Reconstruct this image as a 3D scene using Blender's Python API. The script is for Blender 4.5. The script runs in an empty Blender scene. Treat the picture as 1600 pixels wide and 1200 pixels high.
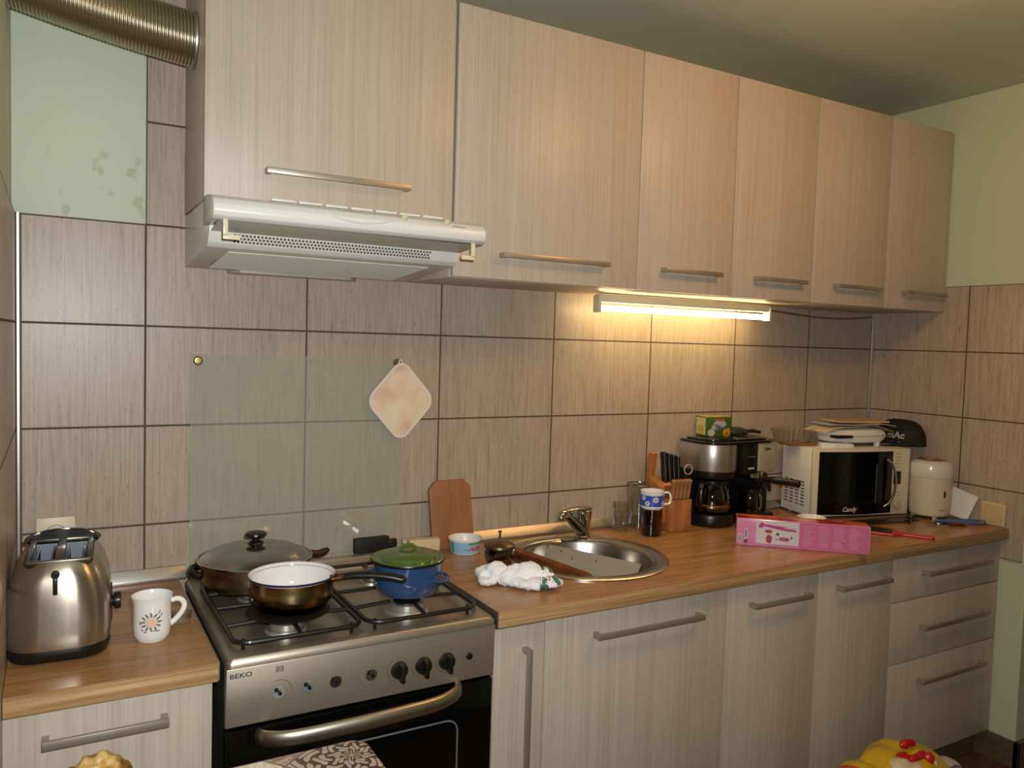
import bpy, bmesh, math, random
from mathutils import Vector, Matrix, Euler, noise
S = bpy.context.scene
random.seed(7)
PI = math.pi

# ------------------------------------------------------------------ camera
cam_d = bpy.data.cameras.new('camera'); cam = bpy.data.objects.new('camera', cam_d)
S.collection.objects.link(cam); S.camera = cam
R_ = Vector((0.867239417, -0.497003177, 0.029726025))
U_ = Vector((0.000730994, 0.060974767, 0.998139040))
F_ = Vector((0.497890811, 0.865603789, -0.053243028))
CAM = Vector((-0.19733, -2.19359, 1.50037))
cam.matrix_world = Matrix(((R_.x, U_.x, -F_.x, CAM.x), (R_.y, U_.y, -F_.y, CAM.y), (R_.z, U_.z, -F_.z, CAM.z), (0, 0, 0, 1)))
cam_d.sensor_width = 36; cam_d.lens = 1244.7 / 1600 * 36; cam_d.clip_start = .02

# ------------------------------------------------------------------ world, exposure, lights
w = bpy.data.worlds.new('world'); S.world = w; w.use_nodes = True
w.node_tree.nodes['Background'].inputs[0].default_value = (.5, .52, .5, 1)
w.node_tree.nodes['Background'].inputs[1].default_value = .15
S.view_settings.view_transform = 'Standard'; S.view_settings.look = 'None'
S.view_settings.gamma = 1; S.view_settings.use_curve_mapping = False
S.view_settings.exposure = 0.0

def area_light(name, loc, target, size, power, col, sy=None):
    d = bpy.data.lights.new(name, 'AREA'); o = bpy.data.objects.new(name, d); S.collection.objects.link(o)
    d.shape = 'RECTANGLE' if sy else 'DISK'; d.size = size
    if sy: d.size_y = sy
    d.energy = power; d.color = col
    o.location = loc; o.rotation_euler = (Vector(target) - Vector(loc)).to_track_quat('-Z', 'Y').to_euler()
    return o
def point_light(name, loc, r, power, col):
    d = bpy.data.lights.new(name, 'POINT'); o = bpy.data.objects.new(name, d); S.collection.objects.link(o)
    d.shadow_soft_size = r; d.energy = power; d.color = col; o.location = loc
    return o
FLASH = CAM + U_ * .065 + R_ * .035 + F_ * .03
area_light('camera_flash', FLASH, FLASH + F_ + Vector((-.12, 0, 0)), .03, 30.0, (.94, .97, 1.0))
LAMP = Vector((1.62, -1.32, 2.40))        # ceiling lamp of the room, just above the frame
TUBE_W = 30.0                              # emission of the tube under the wall cabinets

# ------------------------------------------------------------------ node helpers
def lin(c):
    if isinstance(c, str):
        c = tuple(int(c[i:i+2], 16) for i in (0, 2, 4))
    return tuple((x/255/12.92 if x/255 <= .04045 else ((x/255+.055)/1.055)**2.4) for x in c) + (1,)
def mat(name, col, rough=.5, metal=0.0, spec=.5, coat=0, coat_r=.1, emis=None, estr=0, trans=0, ior=1.45, alpha=1):
    m = bpy.data.materials.new(name); m.use_nodes = True
    b = m.node_tree.nodes['Principled BSDF']
    b.inputs['Base Color'].default_value = lin(col) if not (isinstance(col, tuple) and len(col) == 4) else col
    b.inputs['Roughness'].default_value = rough; b.inputs['Metallic'].default_value = metal
    b.inputs['Specular IOR Level'].default_value = spec
    b.inputs['Coat Weight'].default_value = coat; b.inputs['Coat Roughness'].default_value = coat_r
    b.inputs['Transmission Weight'].default_value = trans; b.inputs['IOR'].default_value = ior
    if emis: b.inputs['Emission Color'].default_value = lin(emis); b.inputs['Emission Strength'].default_value = estr
    return m
def N(m, t, **k):
    n = m.node_tree.nodes.new(t)
    for a, v in k.items(): setattr(n, a, v)
    return n
def L(m, a, b): m.node_tree.links.new(a, b)
def BS(m): return m.node_tree.nodes['Principled BSDF']
def obco(m, scale, kind='Object'):
    tc = N(m, 'ShaderNodeTexCoord'); mp = N(m, 'ShaderNodeMapping'); mp.inputs['Scale'].default_value = scale
    L(m, tc.outputs[kind], mp.inputs[0]); return mp.outputs[0]
def worldco(m, scale):
    g = N(m, 'ShaderNodeNewGeometry'); mp = N(m, 'ShaderNodeMapping'); mp.inputs['Scale'].default_value = scale
    L(m, g.outputs['Position'], mp.inputs[0]); return mp.outputs[0]
def noise_n(m, vec, scale=1, detail=2, rough=.5):
    n = N(m, 'ShaderNodeTexNoise'); n.inputs['Scale'].default_value = scale; n.inputs['Detail'].default_value = detail
    n.inputs['Roughness'].default_value = rough; L(m, vec, n.inputs['Vector']); return n.outputs['Fac']
def ramp(m, fac, stops):
    r = N(m, 'ShaderNodeValToRGB'); e = r.color_ramp.elements
    while len(e) < len(stops): e.new(.5)
    for el, (p, c) in zip(e, stops): el.position = p; el.color = lin(c)
    L(m, fac, r.inputs[0]); return r.outputs[0]
def mix(m, fac, a, b, mode='MIX'):
    n = N(m, 'ShaderNodeMix'); n.data_type = 'RGBA'; n.blend_type = mode
    for s, v in ((n.inputs[0], fac), (n.inputs[6], a), (n.inputs[7], b)):
        if hasattr(v, 'links'): L(m, v, s)
        else: s.default_value = v if not isinstance(v, str) else lin(v)
    return n.outputs[2]
def mth(m, op, a, b=None, c=None):
    n = N(m, 'ShaderNodeMath', operation=op)
    for i, v in enumerate((a, b, c)):
        if v is None: continue
        if hasattr(v, 'links'): L(m, v, n.inputs[i])
        else: n.inputs[i].default_value = v
    return n.outputs[0]
def bump(m, h, strength=.2, dist=.002):
    n = N(m, 'ShaderNodeBump'); n.inputs['Strength'].default_value = strength; n.inputs['Distance'].default_value = dist
    L(m, h, n.inputs['Height']); L(m, n.outputs[0], BS(m).inputs['Normal'])

# laminate: pale oak-grey with fine vertical threads (world space, so the grain runs on over the fronts)
def laminate():
    m = mat('laminate', 'c8b8a0', .42, spec=.4)
    a = noise_n(m, worldco(m, (230, 230, 2.2)), 1, 3, .6)
    b = noise_n(m, worldco(m, (70, 70, .8)), 1, 2, .5)
    c = noise_n(m, worldco(m, (11, 11, .5)), 1, 2, .5)
    col = ramp(m, a, [(.30, 'a08f7d'), (.48, 'b6a896'), (.62, 'c7bbac')])
    col2 = ramp(m, b, [(.32, 'aa9a87'), (.55, 'b8ab99'), (.7, 'c3b7a7')])
    col3 = ramp(m, c, [(.3, 'b1a28f'), (.7, 'bcae9c')])
    L(m, mix(m, .35, mix(m, .5, col, col2), col3), BS(m).inputs['Base Color'])
    bump(m, a, .12, .0006)
    return m
def tile_mat(name, axis):
    m = mat(name, '9c8b79', .36, spec=.42)
    g = N(m, 'ShaderNodeNewGeometry'); sp = N(m, 'ShaderNodeSeparateXYZ'); L(m, g.outputs['Position'], sp.inputs[0])
    hcoord = sp.outputs[0 if axis == 'x' else 1]
    W, H = .4057, .252
    off = 0.0 if axis == 'x' else .4109
    hx = mth(m, 'DIVIDE', mth(m, 'ADD', hcoord, off), W); vz = mth(m, 'DIVIDE', sp.outputs[2], H)
    def near(t, wd):   # 1 near an integer
        f = mth(m, 'FRACT', mth(m, 'ADD', t, .5)); d = mth(m, 'ABSOLUTE', mth(m, 'SUBTRACT', f, .5))
        return mth(m, 'LESS_THAN', d, wd)
    gl = mth(m, 'MAXIMUM', near(hx, .0026/W), near(vz, .0026/H))
    sc = (190, 190, 5)
    a = noise_n(m, worldco(m, sc), 1, 3, .65)
    b = noise_n(m, worldco(m, (95, 95, 9)), 1, 3, .7)
    c = noise_n(m, worldco(m, (300, 300, 300)), 1, 1, .5)
    d = noise_n(m, worldco(m, (9, 9, .6)), 1, 2, .5)
    col = ramp(m, a, [(.32, '7c6b58'), (.46, 'a2917e'), (.60, 'b9a996')])
    fl = ramp(m, b, [(.30, '5c4a3a'), (.41, 'a5937f'), (.7, 'b6a694')])
    col = mix(m, .45, col, fl)
    col = mix(m, .25, col, ramp(m, d, [(.3, '97866f'), (.7, 'b5a592')]))
    ff = noise_n(m, worldco(m, (240, 240, 34)), 1, 2, .6)
    fm = N(m, 'ShaderNodeMapRange'); fm.inputs[1].default_value = .36; fm.inputs[2].default_value = .27; fm.inputs[3].default_value = 0; fm.inputs[4].default_value = .7; L(m, ff, fm.inputs[0])
    col = mix(m, fm.outputs[0], col, '57483a')
    # per-tile tone
    cb = N(m, 'ShaderNodeCombineXYZ'); L(m, mth(m, 'FLOOR', hx), cb.inputs[0]); L(m, mth(m, 'FLOOR', vz), cb.inputs[1])
    wn = N(m, 'ShaderNodeTexWhiteNoise'); L(m, cb.outputs[0], wn.inputs['Vector'])
    col = mix(m, mth(m, 'MULTIPLY', wn.outputs[0], .12), col, '8a7864')
    col = mix(m, gl, col, '53453a')
    L(m, col, BS(m).inputs['Base Color'])
    L(m, mth(m, 'ADD', mth(m, 'MULTIPLY', gl, .45), .36), BS(m).inputs['Roughness'])
    hgt = mth(m, 'SUBTRACT', mth(m, 'ADD', mth(m, 'MULTIPLY', a, .25), mth(m, 'MULTIPLY', c, .2)), mth(m, 'MULTIPLY', gl, 3))
    bump(m, hgt, .35, .0008)
    return m
def wood(name, c0, c1, c2, rough, sc=(2.2, 46, 46), coat=0, spec=.5, kind='w'):
    m = mat(name, c1, rough, coat=coat, spec=spec, coat_r=.2)
    co = worldco if kind == 'w' else obco
    a = noise_n(m, co(m, sc), 1, 4, .6); b = noise_n(m, co(m, tuple(s*3.1 for s in sc)), 1, 3, .6)
    c = mix(m, .4, ramp(m, a, [(.32, c0), (.5, c1), (.68, c2)]), ramp(m, b, [(.3, c0), (.52, c1), (.7, c2)]))
    L(m, c, BS(m).inputs['Base Color']); return m
def brushed(name, col, rough, sc=(3, 3, 260), aniso=.6, var=.12):
    m = mat(name, col, rough, 1)
    a = noise_n(m, obco(m, sc), 1, 3, .6)
    L(m, mth(m, 'ADD', mth(m, 'MULTIPLY', a, var), rough - var/2), BS(m).inputs['Roughness'])
    bump(m, a, .06, .0005)
    return m
M = {}
M['lam'] = laminate()
M['tile'] = tile_mat('wall_tile', 'x'); M['tile_y'] = tile_mat('wall_tile_side', 'y')
M['worktop'] = wood('worktop_wood', '82603c', 'a3774b', 'b58a5e', .27, spec=.5)
M['worktop_edge'] = wood('worktop_edge_wood', '7d5c3c', 'a98458', 'c3a478', .35, (1.6, 60, 120))
# painted plaster with a few greenish stains low down on the left
m = mat('green_paint', 'c4cab0', .6); M['paint'] = m
n1 = noise_n(m, worldco(m, (26, 26, 22)), 1, 2, .5); sp = N(m, 'ShaderNodeSeparateXYZ'); g = N(m, 'ShaderNodeNewGeometry'); L(m, g.outputs['Position'], sp.inputs[0])
low = mth(m, 'MULTIPLY', mth(m, 'LESS_THAN', sp.outputs[2], 1.93), mth(m, 'LESS_THAN', sp.outputs[0], .02))
st = ramp(m, n1, [(.60, (0, 0, 0)), (.68, (255, 255, 255))]);
stb = N(m, 'ShaderNodeRGBToBW'); L(m, st, stb.inputs[0])
L(m, mix(m, mth(m, 'MULTIPLY', mth(m, 'MULTIPLY', stb.outputs[0], low), .45), 'c4cab0', '959b74'), BS(m).inputs['Base Color'])
M['paint_r'] = mat('green_paint_plain', 'bcc6a6', .55)
M['ceil'] = mat('ceiling_paint', 'bec6b0', .5, spec=.5)
M['floor'] = wood('floor_laminate', '3e2c1e', '5a4330', '6d543d', .4, (2, 30, 30))
M['base'] = wood('baseboard_brown', '4a3d31', '5d4d3e', '6c5b4a', .4, (3, 60, 60))
M['steel'] = brushed('brushed_steel', 'b8ad9a', .42, (260, 3, 3)); BS(M['steel']).inputs['Metallic'].default_value = .8
M['steel_hob'] = mat('hob_steel', 'b5ab98', .36, .85)
M['steel_v'] = brushed('toaster_steel', 'b0a695', .26, (60, 60, 2), var=.08); BS(M['steel_v']).inputs['Metallic'].default_value = .92; BS(M['steel_v']).inputs['Anisotropic'].default_value = .75; BS(M['steel_v']).inputs['Anisotropic Rotation'].default_value = .25; tg = N(M['steel_v'], 'ShaderNodeTangent'); tg.axis = 'Z'; L(M['steel_v'], tg.outputs[0], BS(M['steel_v']).inputs['Tangent'])
M['steel_s'] = mat('sink_steel', 'b9b2a6', .26, 1)
M['chrome'] = mat('chrome', 'c8c4bc', .10, 1)
M['alu'] = mat('aluminium', 'b8b4ac', .38, 1)
M['handle'] = mat('satin_handle', 'b0a797', .42, .75)
M['black'] = mat('black_plastic', '14140f', .32); M['blackm'] = mat('black_matt', '101010', .6)
M['glossb'] = mat('black_glass', '050505', .06, spec=.6)
M['castiron'] = mat('cast_iron', '121110', .45, coat=.2)
M['white'] = mat('white_plastic', 'dcd9cc', .35); M['cream'] = mat('cream_plastic', 'd3c8a8', .4)
M['hood'] = mat('hood_white', 'd8d8d0', .32); M['hoodg'] = mat('hood_visor', 'b9b7a4', .35)
M['porc'] = mat('porcelain', 'e4e2dc', .14, coat=.4)
M['enamel_w'] = mat('white_enamel', 'e6e4e2', .08, coat=.5)
M['duct'] = mat('aluminium_foil_duct', 'a2977c', .30, 1)
M['paper'] = mat('paper', 'd8d6d0', .7)
M['card'] = mat('cardboard_beige', 'c9b28a', .7)
def glass(name, tint=(1, 1, 1, 1), rough=.02, base=.06, edge=.7):
    m = bpy.data.materials.new(name); m.use_nodes = True; nt = m.node_tree
    nt.nodes.remove(nt.nodes['Principled BSDF']); out = nt.nodes['Material Output']
    t = N(m, 'ShaderNodeBsdfTransparent'); t.inputs[0].default_value = tint
    gl = N(m, 'ShaderNodeBsdfGlossy'); gl.inputs['Roughness'].default_value = rough
    lw = N(m, 'ShaderNodeLayerWeight'); lw.inputs[0].default_value = .35
    f = mth(m, 'ADD', mth(m, 'MULTIPLY', lw.outputs['Facing'], edge), base)
    mx = N(m, 'ShaderNodeMixShader'); L(m, f, mx.inputs[0]); L(m, t.outputs[0], mx.inputs[1]); L(m, gl.outputs[0], mx.inputs[2])
    L(m, mx.outputs[0], out.inputs[0]); return m
M['glass'] = glass('clear_glass', (.97, .98, .96, 1)); M['plastic_clear'] = glass('clear_plastic', (.93, .92, .90, 1), .10, .04, .5)
M['pane'] = m = glass('splash_glass', (.985, 1, .975, 1), .03, .04, .25)
mx0 = m.node_tree.nodes['Material Output'].inputs[0].links[0].from_socket; df = N(m, 'ShaderNodeBsdfDiffuse'); df.inputs[0].default_value = (.62, .63, .52, 1)
mx1 = N(m, 'ShaderNodeMixShader'); mx1.inputs[0].default_value = .16; L(m, mx0, mx1.inputs[1]); L(m, df.outputs[0], mx1.inputs[2]); L(m, mx1.outputs[0], m.node_tree.nodes['Material Output'].inputs[0])
M['amber'] = glass('amber_glass', (.45, .22, .06, 1), .04, .05, .5)
M['smoke'] = glass('smoky_glass', (.40, .38, .34, 1), .04, .08, .6)
M['lidglass'] = glass('lid_glass', (.60, .63, .60, 1), .16, .26, .6)

# ------------------------------------------------------------------ mesh helpers
def new(): return bmesh.new()
def box(bm, x0, x1, y0, y1, z0, z1, bev=0, seg=2):
    t = bmesh.new()
    bmesh.ops.create_cube(t, size=1)
    for v in t.verts: v.co = Vector(((x0+x1)/2 + v.co.x*(x1-x0), (y0+y1)/2 + v.co.y*(y1-y0), (z0+z1)/2 + v.co.z*(z1-z0)))
    if bev: bmesh.ops.bevel(t, geom=t.edges[:], offset=bev, segments=seg, affect='EDGES', profile=.5)
    return merge(bm, t)
def merge(bm, t, mtx=None):
    if mtx is not None: t.transform(mtx)
    me = bpy.data.meshes.new('tmp'); t.to_mesh(me); t.free(); bm.from_mesh(me); bpy.data.meshes.remove(me); return bm
def lathe(bm, prof, c=(0, 0, 0), n=48, axis='z', a0=0, a1=2*PI):
    full = abs(a1-a0-2*PI) < 1e-6; k = n if full else n+1
    rings = []
    for r, z in prof:
        if r < 1e-6 and full:
            rings.append([bm.verts.new(P3(0, 0, z, axis, c))]); continue
        rings.append([bm.verts.new(P3(r*math.cos(a0+(a1-a0)*i/n), r*math.sin(a0+(a1-a0)*i/n), z, axis, c)) for i in range(k)])
    for A, B_ in zip(rings, rings[1:]):
        for i in range(k if full else n):
            j = (i+1) % k
            if len(A) == 1 and len(B_) == 1: continue
            if len(A) == 1: bm.faces.new((A[0], B_[i], B_[j]))
            elif len(B_) == 1: bm.faces.new((A[i], A[j], B_[0]))
            else: bm.faces.new((A[i], A[j], B_[j], B_[i]))
    return bm
def P3(x, y, z, axis, c):
    v = {'z': (x, y, z), 'y': (x, z, y), 'x': (z, x, y)}[axis]
    return Vector(v) + Vector(c)
def tube(bm, pts, r, n=10, closed=False, cap=True, flat=None):
    pts = [Vector(p) for p in pts]; rr = list(r) if isinstance(r, (list, tuple)) else [r]*len(pts)
    if not closed and 4 <= len(pts) <= 12:            # Catmull-Rom through the points
        P = [pts[0]*2 - pts[1]] + pts + [pts[-1]*2 - pts[-2]]; q = []; rq = []
        for i in range(1, len(P)-2):
            for j in range(5):
                u = j/5; a, b_, c_, d_ = P[i-1], P[i], P[i+1], P[i+2]
                q.append(.5*((2*b_) + (c_-a)*u + (2*a-5*b_+4*c_-d_)*u*u + (3*b_-a-3*c_+d_)*u**3)); rq.append(rr[i-1] + (rr[i]-rr[i-1])*u)
        pts = q + [pts[-1]]; rr = rq + [rr[-1]]
    m = len(pts); rings = []; up = None
    for i, p in enumerate(pts):
        a = pts[i-1] if (i or closed) else p; b = pts[(i+1) % m] if (i < m-1 or closed) else p
        t = (b-a).normalized()
        if up is None:
            up = Vector((0, 0, 1)) if abs(t.z) < .9 else Vector((0, 1, 0))
        s = t.cross(up).normalized(); u = s.cross(t).normalized(); up = u
        fx, fy = flat if flat else (1, 1)
        rings.append([bm.verts.new(p + (s*math.cos(q)*fx + u*math.sin(q)*fy)*rr[i]) for q in [2*PI*k/n for k in range(n)]])
    for i in range(m if closed else m-1):
        A, B_ = rings[i], rings[(i+1) % m]
        for k in range(n): bm.faces.new((A[k], A[(k+1) % n], B_[(k+1) % n], B_[k]))
    if cap and not closed:
        bm.faces.new(rings[0][::-1]); bm.faces.new(rings[-1])
    return bm
def prism(bm, poly, lo, hi, axis='x', bev=0):
    """poly: list of 2D points; axis x -> (y,z), axis y -> (x,z), axis z -> (x,y)"""
    t = bmesh.new()
    def q(p, h): return {'x': (h, p[0], p[1]), 'y': (p[0], h, p[1]), 'z': (p[0], p[1], h)}[axis]
    A = [t.verts.new(q(p, lo)) for p in poly]; B_ = [t.verts.new(q(p, hi)) for p in poly]
    t.faces.new(A); t.faces.new(B_[::-1])
    for i in range(len(poly)): j = (i+1) % len(poly); t.faces.new((A[i], B_[i], B_[j], A[j]))
    bmesh.ops.recalc_face_normals(t, faces=t.faces[:])
    if bev: bmesh.ops.bevel(t, geom=t.edges[:], offset=bev, segments=2, affect='EDGES', profile=.5)
    return merge(bm, t)
def rrect(w, d, r, n=6, cx=0, cy=0):
    P = []
    for sx, sy, a in ((1, 1, 0), (-1, 1, PI/2), (-1, -1, PI), (1, -1, 1.5*PI)):
        for i in range(n+1):
            t = a + PI/2*i/n; P.append((cx + sx*(w/2-r) + r*math.cos(t), cy + sy*(d/2-r) + r*math.sin(t)))
    return P
def loft(bm, rings, cap0=True, cap1=True):
    R = [[bm.verts.new(p) for p in r] for r in rings]
    for A, B_ in zip(R, R[1:]):
        for i in range(len(A)): j = (i+1) % len(A); bm.faces.new((A[i], A[j], B_[j], B_[i]))
    if cap0: bm.faces.new(R[0][::-1])
    if cap1: bm.faces.new(R[-1])
    return bm
def wpos(o):
    p = Vector((0, 0, 0))
    while o: p += o.location; o = o.parent
    return p
def obj(name, bm, m, parent=None, world=False, smooth=True, ang=35, solid=0):
    me = bpy.data.meshes.new(name)
    bmesh.ops.recalc_face_normals(bm, faces=bm.faces[:]) if not solid == -1 else None
    if parent is not None and world: bm.transform(Matrix.Translation(-wpos(parent)))
    bm.to_mesh(me); bm.free()
    for mm in (m if isinstance(m, (list, tuple)) else [m]): me.materials.append(mm)
    if smooth:
        me.polygons.foreach_set('use_smooth', [True]*len(me.polygons)); me.set_sharp_from_angle(angle=math.radians(ang))
    o = bpy.data.objects.new(name, me); S.collection.objects.link(o)
    if parent is not None: o.parent = parent
    if solid and solid > 0:
        md = o.modifiers.new('solid', 'SOLIDIFY'); md.thickness = solid; md.offset = 0
    return o
def thing(name, label, cat, loc=(0, 0, 0), rz=0, group=None, rot=None):
    o = bpy.data.objects.new(name, None); S.collection.objects.link(o); o.empty_display_size = .05
    o.location = loc; o.rotation_euler = rot if rot else (0, 0, rz); o['label'] = label; o['category'] = cat
    if group: o['group'] = group
    return o
def tag(o, label, cat, group=None):
    o['label'] = label; o['category'] = cat
    if group: o['group'] = group
    return o
def recenter(o, c):
    """move a world-built mesh object's origin to c"""
    o.data.transform(Matrix.Translation(-Vector(c))); o.location = c; return o
def struct(name, bm, m, parent=None, smooth=False):
    o = obj(name, bm, m, parent, smooth=smooth)
    if parent is None: o['kind'] = 'structure'
    return o
def text_bm(s, size, ext=.0004, bold=0, shear=0, sx=1):
    cu = bpy.data.curves.new('t', 'FONT'); cu.body = s; cu.size = size; cu.extrude = ext; cu.align_x = 'CENTER'; cu.align_y = 'CENTER'
    cu.offset = bold; cu.shear = shear; cu.resolution_u = 3
    o = bpy.data.objects.new('t', cu); S.collection.objects.link(o)
    bpy.context.view_layer.update()
    me = bpy.data.meshes.new_from_object(o.evaluated_get(bpy.context.evaluated_depsgraph_get()))
    bm = bmesh.new(); bm.from_mesh(me); bpy.data.objects.remove(o); bpy.data.curves.remove(cu); bpy.data.meshes.remove(me)
    bm.transform(Matrix.Diagonal((sx, 1, 1, 1))); return bm
FRONT = Matrix.Rotation(PI/2, 4, 'X')       # text plane XY -> XZ facing -Y
def place(bm, loc, rot=FRONT): bm.transform(Matrix.Translation(loc) @ rot); return bm
def wrap(bm, r, z0, a0, lift=.0006):
    """x -> angle about z, y -> height; a0 = angle of the middle"""
    for v in bm.verts:
        a = a0 + v.co.x/r; rr = r + lift + v.co.z
        v.co = Vector((rr*math.cos(a), rr*math.sin(a), z0 + v.co.y))
    return bm
def disc(bm, cx, cy, rx, ry=None, n=16, z=0, rot=0):
    ry = ry or rx; c, s = math.cos(rot), math.sin(rot)
    vs = [bm.verts.new((cx + c*rx*math.cos(t) - s*ry*math.sin(t), cy + s*rx*math.cos(t) + c*ry*math.sin(t), z)) for t in [2*PI*i/n for i in range(n)]]
    bm.faces.new(vs); return bm
def quad(bm, x0, x1, y0, y1, z=0, n=1):
    for i in range(n):
        a = x0 + (x1-x0)*i/n; b = x0 + (x1-x0)*(i+1)/n
        bm.faces.new([bm.verts.new(p) for p in ((a, y0, z), (b, y0, z), (b, y1, z), (a, y1, z))])
    return bm
def lump(name, blobs, m, parent=None, voxel=.006, amp=.006, freq=30, smooth_it=2, seed=0):
    """one continuous lumpy skin from overlapping blobs [(centre, (rx,ry,rz)), ...]"""
    bm = new()
    for c, r in blobs:
        t = bmesh.new(); bmesh.ops.create_icosphere(t, subdivisions=3, radius=1)
        t.transform(Matrix.Translation(c) @ Matrix.Diagonal((r[0], r[1], r[2], 1))); merge(bm, t)
    o = obj(name, bm, m, parent)
    rm = o.modifiers.new('r', 'REMESH'); rm.mode = 'VOXEL'; rm.voxel_size = voxel
    sm = o.modifiers.new('s', 'SMOOTH'); sm.iterations = smooth_it
    bpy.context.view_layer.update()
    me = bpy.data.meshes.new_from_object(o.evaluated_get(bpy.context.evaluated_depsgraph_get()))
    o.modifiers.clear(); old = o.data; o.data = me; bpy.data.meshes.remove(old)
    me.calc_loop_triangles()
    ns = [v.normal.copy() for v in me.vertices]
    for v, nn in zip(me.vertices, ns):
        k = noise.noise(v.co*freq + Vector((seed, 0, 0))) + .6*noise.noise(v.co*freq*2.3 + Vector((0, seed, 3)))
        rid = 1 - abs(noise.noise(v.co*freq*.8 + Vector((9, seed, 0))))*2
        v.co += nn*amp*(k*.7 + rid*.5)
    me.polygons.foreach_set('use_smooth', [True]*len(me.polygons)); me.name = name
    return o

# ------------------------------------------------------------------ room shell
XL, XR, ZC = -.285, 2.838, 2.49
b = new(); box(b, -1.6, 4.4, -3.6, .25, -.1, 0); struct('floor', b, M['floor'])
b = new(); box(b, -1.6, 4.4, -3.6, .25, ZC, ZC+.1); struct('ceiling', b, M['ceil'])
b = new(); box(b, -.5, 3.2, .008, .2, 0, ZC); wb = struct('wall_back', b, M['paint'])
b = new(); box(b, 0, XR, 0, .008, .5, 1.764); box(b, XL, 0, 0, .008, .5, 1.764); box(b, 0, .4057, 0, .008, 1.764, ZC); o = obj('tile_panel', b, M['tile'], wb, smooth=False)
b = new(); box(b, XL, 0.0, -.006, .008, 1.764, ZC, .004); obj('plaster_panel', b, M['paint'], wb)
b = new(); box(b, XL-.15, XL, -1.0, .2, 0, ZC); wl = struct('wall_left', b, M['paint'])
b = new(); box(b, XL, XL+.008, -1.0, 0, .5, 1.764); 
o = obj('tile_panel', b, M['tile_y'], wl, smooth=False)
b = new(); box(b, -1.75, -1.6, -3.7, -1.0, 0, ZC); box(b, -1.7, XL-.15, -1.0, -.9, 0, ZC); struct('wall_side', b, M['paint_r'])
b = new(); box(b, XR, XR+.14, -.67, .2, 0, ZC, .004); box(b, XR, XR+.14, -3.6, -1.55, 0, ZC); box(b, XR, XR+.14, -1.55, -.67, 2.1, ZC); wr = struct('wall_right', b, M['paint_r'])
b = new(); box(b, XR-.008, XR, -.655, 0, .756, 1.764, .001); obj('tile_panel', b, M['tile_y'], wr, smooth=False)
b = new(); box(b, 4.3, 4.4, -3.6, .25, 0, ZC); box(b, XR, 4.4, .15, .25, 0, ZC); struct('wall_hall', b, M['paint_r'])
b = new(); box(b, -1.7, 4.4, -3.7, -3.6, 0, ZC); struct('wall_front', b, M['paint_r'])
b = new(); box(b, XR-.012, XR, -.69, -.52, 0, .10, .002); box(b, XR-.012, XR+.14, -.69, -.67, 0, .10, .002); struct('baseboard_right', b, M['base'])
b = new(); tube(b, [(XR-.011, -.006, .872), (XR-.011, -.006, 1.664)], .008, 10); struct('trim_1', b, M['alu'], smooth=True)
b = new(); tube(b, [(XL+.014, -.008, .862), (XL+.014, -.008, 1.764)], .0075, 10); struct('trim_2', b, M['alu'], smooth=True)

# ------------------------------------------------------------------ cabinets
def bar_handle(name, x0, x1, z, yf, parent, vertical=False, out=.03, t=.0135):
    b = new()
    if not vertical:
        box(b, x0, x1, yf-out, yf-out+.009, z-t/2, z+t/2, .001)
        for x in (x0+.006, x1-.006): box(b, x-.006, x+.006, yf-out+.008, yf+.001, z-t/2, z+t/2, .001)
    else:
        box(b, x0-t/2, x0+t/2, yf-out, yf-out+.009, x1, z, .001)
        for zz in (x1+.006, z-.006): box(b, x0-t/2, x0+t/2, yf-out+.008, yf+.001, zz-.006, zz+.006, .001)
    return obj(name, b, M['handle'], parent, world=True)
def door(x0, x1, z0, z1, yf, parent, name='door', g=.0015, th=.018):
    b = new(); box(b, x0+g, x1-g, yf, yf+th, z0+g, z1-g, .0012); return obj(name, b, M['lam'], parent, world=True)
def carcass(x0, x1, yb, yf, z0, z1, parent, t=.016, back=True):
    b = new()
    box(b, x0, x0+t, yf, yb, z0, z1, .0006); box(b, x1-t, x1, yf, yb, z0, z1, .0006)
    box(b, x0+t, x1-t, yf, yb, z0, z0+t, .0006); box(b, x0+t, x1-t, yf, yb, z1-t, z1, .0006)
    if back: box(b, x0+t, x1-t, yb-.004, yb, z0+t, z1-t)
    return obj('body', b, M['lam'], parent, world=True)
YU = -.313
t = thing('wall_cabinet', 'pale laminate wall cabinet above the white extractor hood, pipe entering its side', 'cabinet', (.389, -.15, 1.796))
carcass(.089, .690, -.003, YU+.020, 1.796, 2.395, t)
d = door(.0865, .690, 1.796, 2.395, YU, t); bar_handle('handle', .218, .566, 1.871, YU, d)
t = thing('wall_cabinet', 'wide single-door laminate wall cabinet right of the extractor hood', 'cabinet', (.997, -.15, 1.664))
carcass(.697, 1.298, -.003, YU+.019, 1.664, 2.361, t)
d = door(.697, 1.299, 1.664, 2.361, YU, t); bar_handle('handle', .833, 1.182, 1.729, YU, d)
t = thing('wall_cabinet', 'two-door laminate wall cabinet directly above the lit tube lamp', 'cabinet', (1.68, -.15, 1.664))
carcass(1.299, 2.061, -.003, YU+.019, 1.664, 2.361, t)
d = door(1.299, 1.681, 1.664, 2.361, YU, t); bar_handle('handle', 1.390, 1.620, 1.729, YU, d)
d = door(1.681, 2.062, 1.664, 2.361, YU, t); bar_handle('handle', 1.780, 2.012, 1.729, YU, d)
t = thing('wall_cabinet', 'rightmost two-door laminate wall cabinet in the corner by the green wall', 'cabinet', (2.44, -.15, 1.664))
carcass(2.063, 2.832, -.003, YU+.019, 1.664, 2.361, t)
d = door(2.062, 2.459, 1.664, 2.361, YU, t); bar_handle('handle', 2.170, 2.410, 1.729, YU, d)
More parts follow.
